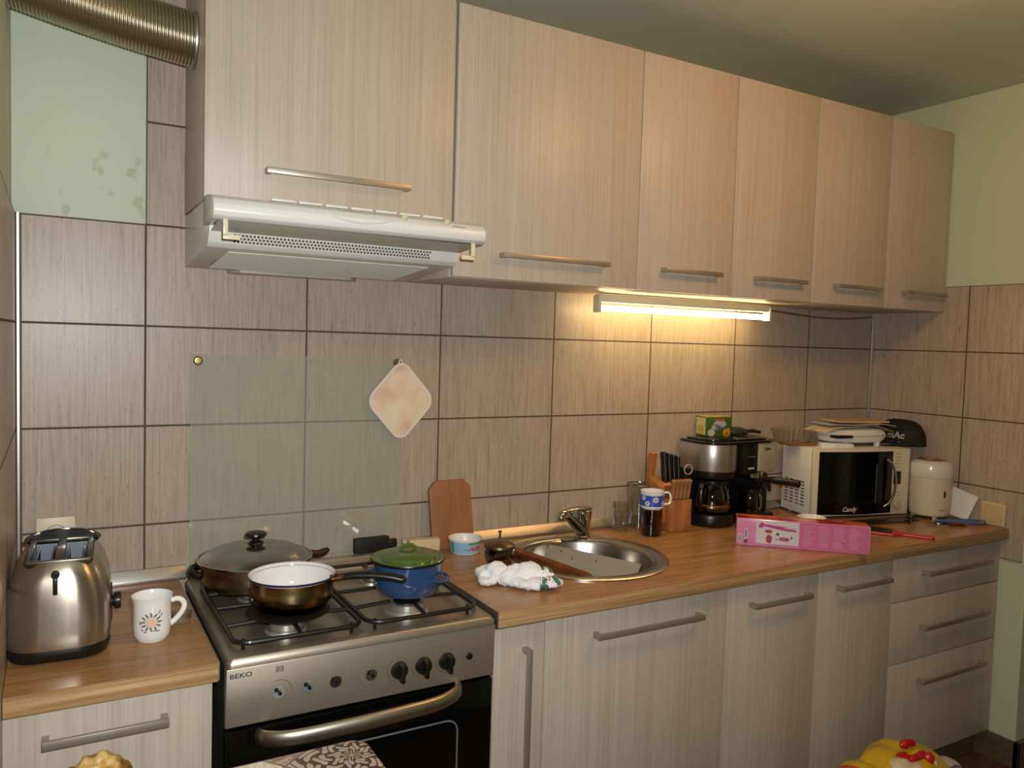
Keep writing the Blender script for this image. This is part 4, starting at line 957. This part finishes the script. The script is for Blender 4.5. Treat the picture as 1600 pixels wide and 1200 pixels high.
def sheet(name, w_, d_, loc, rz, label, bend, m, th=.0012, grp=None, phase=0):
    b = new(); nx = 20; V = []
    for s in (0, 1):
        V.append([[b.verts.new((-w_/2+w_*i/nx, -d_/2+d_*j/2, bend(i/nx, j/2) + s*th)) for j in range(3)] for i in range(nx+1)])
    for s in (0, 1):
        for i in range(nx):
            for j in range(2):
                f = (V[s][i][j], V[s][i+1][j], V[s][i+1][j+1], V[s][i][j+1]); b.faces.new(f if s else f[::-1])
    for i in range(nx):
        for j in (0, 2): b.faces.new((V[0][i][j], V[0][i+1][j], V[1][i+1][j], V[1][i][j]))
    for i in (0, nx):
        for j in range(2): b.faces.new((V[0][i][j], V[0][i][j+1], V[1][i][j+1], V[1][i][j]))
    o = tag(obj(name, b, m), label, 'paper', grp); o.location = loc; o.rotation_euler = (0, 0, rz); return o
pp = onmw(.255, .118, .0)
sheet('paper_sheet', .350, .120, (pp[0]-.018, pp[1], pp[2]+.1030), MA+.12, 'drooping lowest sheet of paper over the sandwich maker', lambda u, v: -.022*abs(2*u-1)**2.2 + .003*math.sin(u*11) - .024, mat('paper_cream', 'cdbfa2', .7))
sheet('paper_sheet', .300, .125, (pp[0]+.0, pp[1], pp[2]+.0855), MA-.02, 'curled grey-white middle sheet on the sandwich maker', lambda u, v: -.007*(2*u-1)**2 + .003*math.cos(u*8), mat('paper_bluish', 'bdb9b8', .6), .002)
o = sheet('paper_pad', .235, .110, (pp[0]+.01, pp[1]-.002, pp[2]+.0920), MA+.02, 'flat beige booklet topmost on the pile above the sandwich maker', lambda u, v: .0008*math.cos(u*5), mat('booklet_beige', 'c8a67c', .6), .006)
t = thing('small_box', 'small flat white box on the microwave in front of the sandwich maker', 'box', onmw(.120, .040), MA-.30)
b = new(); box(b, -.060, .060, -.022, .022, 0, .017, .001); obj('carton', b, M['white'], t)
b = new(); box(b, -.006, .004, -.0226, -.0219, .008, .011); obj('print_mark', b, mat('box_mark', 'a87f5a', .5), t)
t = thing('clear_bowl', 'clear ribbed plastic tub on the left of the microwave', 'bowl', (2.275, -.080, TOP+.010))
b = new()
R_out = []
for z, r in ((0, .070), (.004, .078), (.052, .098), (.056, .101)):
    R_out.append([((r + .0022*math.cos(24*a))*math.cos(a)*1.0, (r*.62 + .0022*math.cos(24*a))*math.sin(a), z) for a in [2*PI*i/144 for i in range(144)]])
loft(b, R_out, True, False); obj('bowl_body', b, M['plastic_clear'], t, ang=60)
t = thing('snack_packet', 'flat orange-brown packet under the clear tub on the microwave', 'packet', (2.298, -.085, TOP+.0002), -.2)
b = new(); loft(b, [[(x, y, z + (.0008*math.sin(x*160))) for x, y in rrect(w_, d_, .01, 4)] for z, w_, d_ in ((.0012, .120, .080), (.005, .126, .086), (.0085, .110, .072))]); obj('wrapper', b, mat('orange_wrap', 'a3602c', .35), t)
# reading glasses
t = thing('eyeglasses', 'folded eyeglasses at the right end of the microwave top', 'glasses', onmw(.385, .055, .001), MA+.1)
b = new()
for s in (-1, 1): tube(b, [(s*.030+.022*math.cos(q), 0, .014+.012*math.sin(q)) for q in [2*PI*k/18 for k in range(18)]], .0013, 6, closed=True)
tube(b, [(-.009, 0, .017), (0, 0, .019), (.009, 0, .017)], .0013, 6); obj('frame', b, mat('frame_dark', '2c2320', .3), t)
b = new(); tube(b, [(-.052, .002, .016), (-.048, .012, .010), (.045, .016, .003)], .0016, 6); tube(b, [(.052, .002, .016), (.048, .020, .008), (-.040, .026, .003)], .0016, 6); obj('temples', b, mat('temple_pale', 'b0a494', .3, .4), t)
# baseball cap
t = thing('baseball_cap', 'black baseball cap with pale lettering leaning on the corner tiles', 'cap', (2.758, -.205, TOP+.003), 0)
b = new(); n = 40; rings = []
for j in range(11):
    ph = PI/2*j/10; z = .098*math.sin(ph)**.92
    rings.append([((.066*math.cos(ph)**.7 if j < 10 else .004)*math.cos(a), (.106*math.cos(ph)**.62 if j < 10 else .006)*math.sin(a), z) for a in [2*PI*i/n for i in range(n)]])
loft(b, rings, True, True); capm = mat('cap_black', '141310', .8)
nn = noise_n(capm, obco(capm, (14, 14, 14)), 1, 2, .5); L(capm, ramp(capm, nn, [(.45, '121110'), (.6, '241c0c')]), BS(capm).inputs['Base Color'])
obj('crown', b, capm, t)
b = new(); rings = []
for k, (e, dz) in enumerate(((0, 0), (.5, .004), (1, -.004))):
    rings.append([(-.030 - (.030+.052*e)*math.sin(PI*i/20), .098*math.cos(PI*i/20)*(1-.10*e), .006+dz) for i in range(21)])
R0 = [b.verts.new(p) for p in rings[0]]; R1 = [b.verts.new(p) for p in rings[1]]; R2 = [b.verts.new(p) for p in rings[2]]
for A, B_ in ((R0, R1), (R1, R2)):
    for i in range(20): b.faces.new((A[i], A[i+1], B_[i+1], B_[i]))
obj('brim', b, capm, t, solid=.003)
b = text_bm('mAc', .036, .0006, bold=.0012)
b.transform(Matrix.Translation((-.0640, -.022, .038)) @ Matrix.Rotation(-PI/2-.05, 4, 'Z') @ Matrix.Rotation(PI/2-.18, 4, 'X')); 
for v in b.verts:
    sp_ = (min(.95, max(0, v.co.z/.098)))**(1/.92); cp_ = math.cos(math.asin(sp_)); yy = v.co.y/(.106*cp_**.62)
    v.co.x = -.066*cp_**.7*math.sqrt(max(.02, 1-yy*yy)) - .0030
obj('lettering', b, mat('letter_pale', 'a8a08c', .6), t, smooth=False)

# ------------------------------------------------------------------ rice cooker, paper, switch
t = thing('rice_cooker', 'small cream rice cooker beside the microwave', 'rice cooker', (2.742, -.352, WZ+.0008))
b = new(); lathe(b, [(0, .012), (.066, .012), (.071, .016), (.0755, .045), (.0770, .110), (.0770, .158)], (0, 0, 0), 56)
for k in range(3): a = -2.2 + k*2.1; lathe(b, [(0, 0), (.008, 0), (.010, .013), (0, .013)], (.055*math.cos(a), .055*math.sin(a), 0), 12)
obj('pot_body', b, mat('cooker_cream', 'c2b89c', .35), t)
b = new(); lathe(b, [(.0770, .1585), (.0785, .162), (.0785, .196), (.0750, .210), (.064, .219), (.030, .225), (0, .226)], (0, 0, 0), 56); ld = obj('lid', b, mat('cooker_lid', 'cdc8bc', .22, coat=.3), t)
b = new(); lathe(b, [(.050, .2215), (.046, .2245), (.03, .2262), (0, .2270)], (0, 0, .0005), 40); obj('flower_decal', b, mat('decal_rose', '7c5c48', .4), ld)
b = new(); lathe(b, [(.018, .2265), (.016, .2310), (.008, .2330), (0, .2330)], (0, 0, 0), 24); obj('steam_vent', b, mat('vent_beige', '93795e', .4), ld)
ca = math.atan2(CAM.y+.352, CAM.x-2.742)
b = new(); box(b, -.0035, .0035, -.012, .012, 0, .002); wrap(b, .0762, .100, ca+.72, .0005); obj('cook_switch', b, M['blackm'], t)
b = new(); quad(b, -.012, .012, -.0012, .0012, n=6); wrap(b, .0757, .040, ca+.62, .0006); obj('small_print', b, mat('print_brown', '5a4a38', .5), t, smooth=False)
t = thing('note_paper', 'white sheet of paper leaning on the tiles right of the rice cooker', 'paper', (2.804, -.452, WZ+.0008), rot=(.0, .14, 0))
b = new(); prism(b, [(.058, .015), (-.014, .002), (-.046, .098), (.058, .122)], -.0006, .0006, 'x'); obj('sheet', b, M['paper'], t)
t = thing('light_switch', 'cream square switch plate on the right wall tiles', 'switch', (XR-.008, -.551, .912))
b = new(); box(b, -.008, -.0005, -.043, .043, -.037, .045, .002); pl = obj('face_plate', b, mat('switch_cream', 'c9b488', .4), t)
b = new(); box(b, -.0105, -.0075, -.034, .034, -.028, .036, .002); obj('rocker', b, mat('switch_cream_in', 'bda77c', .4), pl)

# ------------------------------------------------------------------ pink box and small items at the right
PA = math.atan2(-.262, .290)
t = thing('blender_box', 'long glossy pink hand blender box on the worktop edge', 'box', (1.702, -.366, WZ+.0008), PA)
BL, BH, BD = .400, .087, .068
pkm = mat('pink_card', 'd07fa8', .2, coat=.4); b = new(); box(b, 0, BL, 0, BD, 0, BH, .0008); obj('carton', b, pkm, t)
tpm = mat('box_top_red', 'c4523c', .2, coat=.5); nn = noise_n(tpm, obco(tpm, (9, 22, 22)), 1, 2, .5); L(tpm, ramp(tpm, nn, [(.38, '8e2a26'), (.5, 'cf5a40'), (.62, 'd08a5c')]), BS(tpm).inputs['Base Color'])
b = new(); box(b, .001, BL-.001, .001, BD-.001, BH-.0002, BH+.0006); obj('top_print', b, tpm, t)
b = new(); box(b, BL-.0002, BL+.0006, .002, BD-.002, .002, BH-.002); obj('end_flap', b, M['paper'], t)
def fl(name, m, parts=(), quads=(), y=-.0006, par=None):
    b = new()
    for p in parts: disc(b, *p)
    for q in quads: quad(b, *q)
    b.transform(Matrix.Translation((0, y, 0)) @ FRONT); return obj(name, b, m, par or t, smooth=False)
fl('darker_half', mat('pink_deep', 'c4688f', .2, coat=.4), quads=[(.192, BL-.002, .002, BH-.002)], y=-.0004)
pn = fl('picture_panel', mat('panel_white', 'c9c6c6', .2, coat=.5), quads=[(.060, .190, .010, .083)], y=-.0008)
mg = mat('magenta', 'b83a86', .3)
b = new()
bp_ = [(.068, .070), (.076, .079), (.084, .073), (.120, .070), (.150, .068), (.183, .058), (.183, .054), (.150, .055), (.120, .060), (.084, .066), (.077, .060), (.067, .061)]
b.faces.new([b.verts.new((x, z, 0)) for x, z in bp_]); b.transform(Matrix.Translation((0, -.0012, 0)) @ FRONT); obj('blender_picture', b, mg, pn, smooth=False)
fl('blender_grip', mat('grip_grey', 'b4aab0', .3), quads=[(.144, .178, .0615, .0655)], y=-.0016, par=pn)
fl('attachment_picture', mat('crimson', 'a8404c', .3), parts=[(.098, .050, .012, .006, 14), (.100, .026, .0095, .014, 16)], y=-.0012, par=pn)
fl('chopper_picture', mat('salmon', 'cc7a7c', .3), parts=[(.146, .028, .018, .006, 16)], quads=[(.130, .160, .022, .034)], y=-.0012, par=pn)
fl('grey_details', mat('detail_grey', '5c4a50', .3), parts=[(.126, .043, .005, .005, 12), (.168, .034, .003, .004, 10), (.123, .026, .003, .002, 10)], y=-.0014, par=pn)
bc = fl('barcode_field', mat('barcode_white', 'c8c4c8', .3), quads=[(.004, .018, .010, .036)])
fl('barcode_lines', M['blackm'], quads=[(.0055 + i*.0020, .0063 + i*.0020, .013, .034) for i in range(6)], y=-.0010, par=bc)
lb = fl('logo_field', mat('logo_white', 'cfc8cc', .3), quads=[(.025, .034, .022, .055)])
fl('logo_stroke', M['blackm'], quads=[(.0275, .0305, .026, .052)], y=-.0010, par=lb)
b = new(); tube(b, [(.030+.005*math.cos(q), -.0012, .014+.004*math.sin(q)) for q in [.6+4.6*k/12 for k in range(13)]], .0012, 6); tube(b, [(.026, -.0012, .009), (.036, -.0012, .018)], .0012, 6); obj('logo_ring', b, M['blackm'], lb)
tx = mat('text_pale', 'd49cba', .3); b = new()
random.seed(3)
for cblk in range(4):
    for k in range(11):
        x = .204 + cblk*.045; quad(b, x, x + .034*random.uniform(.6, 1), .014+k*.0062, .0158+k*.0062)
b.transform(Matrix.Translation((0, -.0010, 0)) @ FRONT); obj('text_lines', b, tx, t, smooth=False)

t = thing('small_dish', 'small white dish with yellow contents behind the pink box', 'dish', (2.183, -.262, WZ+.0008))
b = new(); lathe(b, [(0, 0), (.028, 0), (.032, .003), (.048, .024), (.051, .0275), (.049, .028), (.045, .024), (.029, .006), (0, .005)], (0, 0, 0), 40); obj('bowl', b, M['porc'], t)
b = new(); lathe(b, [(.030, .012), (.018, .017), (0, .018)], (-.010, 0, 0), 24); obj('yellow_contents', b, mat('yellow_food', 'b8a53c', .4), t)
# dark tray in front of the microwave
t = thing('serving_tray', 'dark brown flat tray with a pale rim under the front of the microwave', 'tray', (2.485, -.335, WZ+.0006), -.12)
b = new(); prism(b, [(-.165, -.036), (.150, -.036), (.175, .0), (.160, .036), (-.165, .036)], 0, .004, 'z', .001); obj('tray_base', b, mat('tray_dark', '2a2015', .3), t)
b = new(); tube(b, [(-.165, .036, .0055), (.160, .036, .0055)], .0016, 6); obj('pale_rim', b, mat('rim_pale', '8f8468', .4), t)
t = thing('cutting_board', 'red plastic cutting board with a handle beside the pink box', 'cutting board', (2.315, -.462, WZ+.0006), -.98)
rd = mat('red_plastic', 'b41f24', .35)
b = new(); prism(b, [(-.115, -.040), (.030, -.040), (.052, -.018), (.062, -.016), (.150, -.020), (.158, -.012), (.158, .012), (.150, .018), (.062, .016), (.052, .020), (.030, .060), (-.115, .060)], 0, .008, 'z', .002); obj('board', b, rd, t)
b = new(); box(b, -.112, .026, -.034, .054, .0078, .0092, .0006); obj('dark_face', b, mat('board_face', '3c1812', .4), t)
# black bits
t = thing('sunglasses', 'black sunglasses lying between the red board and the rice cooker', 'sunglasses', (2.560, -.405, WZ+.0008), .35)
b = new()
for s in (-1, 1):
    q = bmesh.new(); lathe(q, [(0, -.003), (.018, -.002), (.022, .002), (.018, .003), (0, .001)], (0, 0, 0), 20, 'y'); merge(b, q, Matrix.Translation((s*.026, 0, .016)) @ Matrix.Diagonal((1, 1, .72, 1)))
obj('lenses', b, M['glossb'], t)
b = new(); tube(b, [(-.006, 0, .020), (.006, 0, .020)], .002, 6); tube(b, [(-.05, .002, .018), (-.046, .014, .012), (.04, .02, .004)], .002, 6); tube(b, [(.05, .002, .018), (.046, .024, .008), (-.03, .03, .004)], .002, 6); obj('frame', b, M['black'], t)
t = thing('key_ring', 'small dark bunch of keys on the worktop in front of the pens', 'keys', (2.640, -.455, WZ+.0008), .2)
b = new(); tube(b, [(.012*math.cos(q), .012*math.sin(q), .002) for q in [2*PI*k/18 for k in range(18)]], .0013, 6, closed=True); obj('ring', b, M['chrome'], t)
for k, a in enumerate((-.3, .4, 2.6)):
    b = new(); c, s = math.cos(a), math.sin(a); q = bmesh.new(); prism(q, [(.012, -.009), (.028, -.010), (.032, -.003), (.055, -.003), (.055, .004), (.032, .004), (.028, .010), (.012, .009)], .001+k*.0022, .003+k*.0022, 'z'); merge(b, q, Matrix.Rotation(a, 4, 'Z')); obj('key', b, mat('key_dark%d' % k, '3c3830', .35, .8), t)
t = thing('lighter', 'reddish brown lighter near the worktop front by the keys', 'lighter', (2.690, -.500, WZ+.0008), -.5)
b = new(); box(b, -.034, .022, -.008, .008, .0, .011, .003); obj('case', b, mat('lighter_brown', '5e2612', .3), t)
b = new(); box(b, .022, .034, -.007, .007, .001, .010, .002); obj('cap', b, M['chrome'], t)
def pen(x, y, a, ln, r, col, label, cat='pen'):
    o = thing('toothbrush' if cat == 'toothbrush' else 'pen', label, cat, (x, y, WZ+.0008+r), a)
    b = new(); tube(b, [(-ln/2, 0, 0), (-ln*.2, 0, 0), (ln*.4, 0, 0), (ln/2, 0, 0)], [r*.8, r, r, r*.5], 10); obj('barrel', b, mat('pen_'+col, col, .25), o)
    b = new(); tube(b, [(ln*.44, 0, 0), (ln*.5+.006, 0, 0)], [r*1.05, r*.9], 10); obj('cap', b, M['chrome'], o)
pen(2.728, -.480, -.62, .165, .0075, '4c5f96', 'long blue pen nearest the worktop front')
pen(2.800, -.500, -.72, .150, .0070, '3d4c78', 'dark blue pen nearest the switch plate')
pen(2.765, -.478, -.68, .110, .0050, 'cfc09c', 'thin cream pen between the two blue pens')
t = thing('hair_clip', 'shiny violet clip behind the blue pens', 'clip', (2.765, -.440, WZ+.0008), .4)
b = new(); loft(b, [[(x, y, z) for x, y in rrect(w_, d_, .006, 4)] for z, w_, d_ in ((0, .028, .018), (.008, .030, .020), (.016, .018, .010))]); obj('clip_body', b, mat('violet_gloss', '7a3f9a', .12, .6), t)
t = thing('rubber_glove', 'dark green-grey crumpled item behind the pens by the rice cooker', 'cloth', (2.790, -.432+.0, WZ+.0008))
bpy.data.objects.remove(t)
o = lump('cleaning_rag', [((0, 0, .006), (.022, .016, .008)), ((.018, -.014, .006), (.016, .014, .008))], mat('rag_olive', '3c4430', .8), None, .003, .003, 50, 1, 5)
tag(o, 'small crumpled olive rag behind the blue pens', 'rag'); o.location = (2.735, -.4455, WZ+.004)

# ------------------------------------------------------------------ foreground table, cloth, pastry
TT = .738
t = thing('table', 'small table in front of the oven door', 'table', (0.0, -1.06, 0))
b = new(); box(b, XL+.015, .300, -1.34, -.785, TT-.022, TT, .003); obj('table_top', b, M['base'], t, world=True)
for x in (XL+.05, .265):
    for y in (-1.30, -.825): b = new(); box(b, x-.02, x+.02, y-.02, y+.02, 0.0005, TT-.022, .003); obj('leg', b, M['base'], t, world=True)
ctm = mat('oilcloth', '8a7c70', .35)
tc = worldco(ctm, (1, 1, 1)); vr = N(ctm, 'ShaderNodeMapping'); vr.inputs['Rotation'].default_value = (0, 0, PI/4+.12); vr.inputs['Scale'].default_value = (6.0, 6.0, 6.0); vr.inputs['Location'].default_value = (.55, .32, 0); L(ctm, tc, vr.inputs[0])
sx_ = N(ctm, 'ShaderNodeSeparateXYZ'); L(ctm, vr.outputs[0], sx_.inputs[0])
fx = mth(ctm, 'FRACT', sx_.outputs[0]); fy = mth(ctm, 'FRACT', sx_.outputs[1])
par = mth(ctm, 'MODULO', mth(ctm, 'ADD', mth(ctm, 'FLOOR', sx_.outputs[0]), mth(ctm, 'MULTIPLY', mth(ctm, 'FLOOR', sx_.outputs[1]), 2)), 3)
par = mth(ctm, 'ABSOLUTE', par)
rx_ = mth(ctm, 'SUBTRACT', fx, .5); ry_ = mth(ctm, 'SUBTRACT', fy, .5)
rad = mth(ctm, 'SQRT', mth(ctm, 'ADD', mth(ctm, 'MULTIPLY', rx_, rx_), mth(ctm, 'MULTIPLY', ry_, ry_))); an = mth(ctm, 'ARCTAN2', ry_, rx_)
sw = mth(ctm, 'SINE', mth(ctm, 'ADD', mth(ctm, 'MULTIPLY', an, 8), mth(ctm, 'MULTIPLY', mth(ctm, 'SINE', mth(ctm, 'MULTIPLY', rad, 20)), 1.6)))
sw2 = mth(ctm, 'SINE', mth(ctm, 'ADD', mth(ctm, 'MULTIPLY', rad, 40), mth(ctm, 'MULTIPLY', mth(ctm, 'SINE', mth(ctm, 'MULTIPLY', an, 8)), 1.8)))
pat = mth(ctm, 'GREATER_THAN', mth(ctm, 'MULTIPLY', sw, sw2), .10)
cA = mix(ctm, pat, '4a3630', 'b3a592'); cB = mix(ctm, pat, 'c5bda6', 'd8d2be'); cC = mix(ctm, pat, '8a6a5c', 'b09a8c')
col = mix(ctm, mth(ctm, 'LESS_THAN', par, .5), mix(ctm, mth(ctm, 'LESS_THAN', par, 1.5), cB, cA), cC)
edge = mth(ctm, 'GREATER_THAN', mth(ctm, 'MAXIMUM', mth(ctm, 'ABSOLUTE', rx_), mth(ctm, 'ABSOLUTE', ry_)), .488)
L(ctm, mix(ctm, edge, col, '6b4c40'), BS(ctm).inputs['Base Color'])
b = new(); rings = []
for z, g_ in ((TT-.09, .010), (TT-.03, .009), (TT-.004, .008), (TT+.0020, .003), (TT+.0035, -.004)):
    P = rrect(.585+.01*2*0+g_*2-.0, .555+g_*2, .030, 6, .0145, -1.0625); rings.append([(max(x, XL+.009), y, z) for x, y in P])
loft(b, rings, False, True); 
for v in b.verts:
    if v.co.z < TT-.02: v.co.y += .003*math.sin(v.co.x*60); v.co.x = max(XL+.009, v.co.x + .003*math.sin(v.co.y*60))
o = tag(obj('tablecloth', b, ctm, ang=60), 'brown and cream damask patchwork oilcloth on the small table', 'tablecloth'); recenter(o, (.0145, -1.0625, TT))
psm = mat('baked_pastry', 'b08a48', .45); nn = noise_n(psm, obco(psm, (26, 26, 26)), 1, 3, .6); L(psm, ramp(psm, nn, [(.40, '5a3418'), (.50, 'a07a36'), (.62, 'c4a868')]), BS(psm).inputs['Base Color'])
o = lump('pastry', [((-.050, .000, .028), (.045, .035, .026)), ((-.015, .006, .045), (.040, .032, .028)), ((.020, .004, .055), (.034, .030, .034)), ((.042, -.004, .050), (.024, .026, .034)), ((.004, -.004, .075), (.014, .014, .016)), ((.024, 0, .088), (.010, .010, .012)), ((.010, 0, .025), (.060, .035, .024))], psm, None, .004, .006, 45, 1, 8)
tag(o, 'lumpy golden baked pastry on the table below the left cabinet', 'pastry'); o.location = (-.160, -.850, TT+.012); o.scale = (1.0, 1.0, 1.05)
for v in o.data.vertices:
    if v.co.z < 0: v.co.z *= .15

# shopping bag on the floor
ylm = mat('yellow_plastic', 'c8a414', .25, coat=.3)
spx = N(ylm, 'ShaderNodeSeparateXYZ'); tcn = N(ylm, 'ShaderNodeTexCoord'); L(ylm, tcn.outputs['Object'], spx.inputs[0])
nn = noise_n(ylm, obco(ylm, (9, 9, 9)), 1, 2, .5)
st1 = mth(ylm, 'MULTIPLY', mth(ylm, 'GREATER_THAN', mth(ylm, 'ADD', spx.outputs[0], mth(ylm, 'MULTIPLY', nn, .03)), -.157), mth(ylm, 'LESS_THAN', mth(ylm, 'ADD', spx.outputs[0], mth(ylm, 'MULTIPLY', nn, .03)), -.132))
L(ylm, mix(ylm, st1, 'c8a414', 'b8401c'), BS(ylm).inputs['Base Color'])
t = thing('shopping_bag', 'yellow plastic shopping bag with red and white parts on the floor', 'bag', (1.93, -.80, .004))
o = lump('bag_body', [((0, 0, .11), (.20, .14, .11)), ((-.06, 0, .22), (.15, .12, .09)), ((.06, 0, .23), (.15, .12, .10)), ((-.12, 0, .27), (.07, .09, .045)), ((.02, .0, .29), (.12, .10, .050)), ((.14, 0, .20), (.08, .10, .07))], ylm, t, .010, .010, 14, 1, 2)
for v in o.data.vertices:
    if v.co.z < 0: v.co.z *= .05
o = lump('red_knot', [((-.010, -.03, .338), (.024, .012, .008)), ((.020, -.02, .362), (.030, .010, .011)), ((.044, -.02, .358), (.016, .010, .012)), ((.030, -.05, .336), (.040, .010, .009)), ((.066, -.065, .322), (.016, .010, .022))], mat('red_wrap', 'b01414', .3), t, .004, .006, 36, 1, 1)
o = lump('white_wrap', [((-.035, -.04, .322), (.035, .03, .018)), ((.00, -.055, .314), (.040, .03, .015)), ((.085, -.045, .305), (.022, .03, .016))], mat('white_wrap', 'c9b89c', .4), t, .005, .004, 30, 1, 4)
b = new(); rings = [(.150, -.03, .245), (.190, -.03, .268), (.235, -.03, .262), (.262, -.03, .225), (.285, -.04, .150), (.275, -.05, .08)]
tube(b, rings, [.012, .016, .018, .018, .018, .014], 10, flat=(1.6, .5)); obj('white_bag_handle', b, mat('white_bag', 'a8a49c', .4), t)
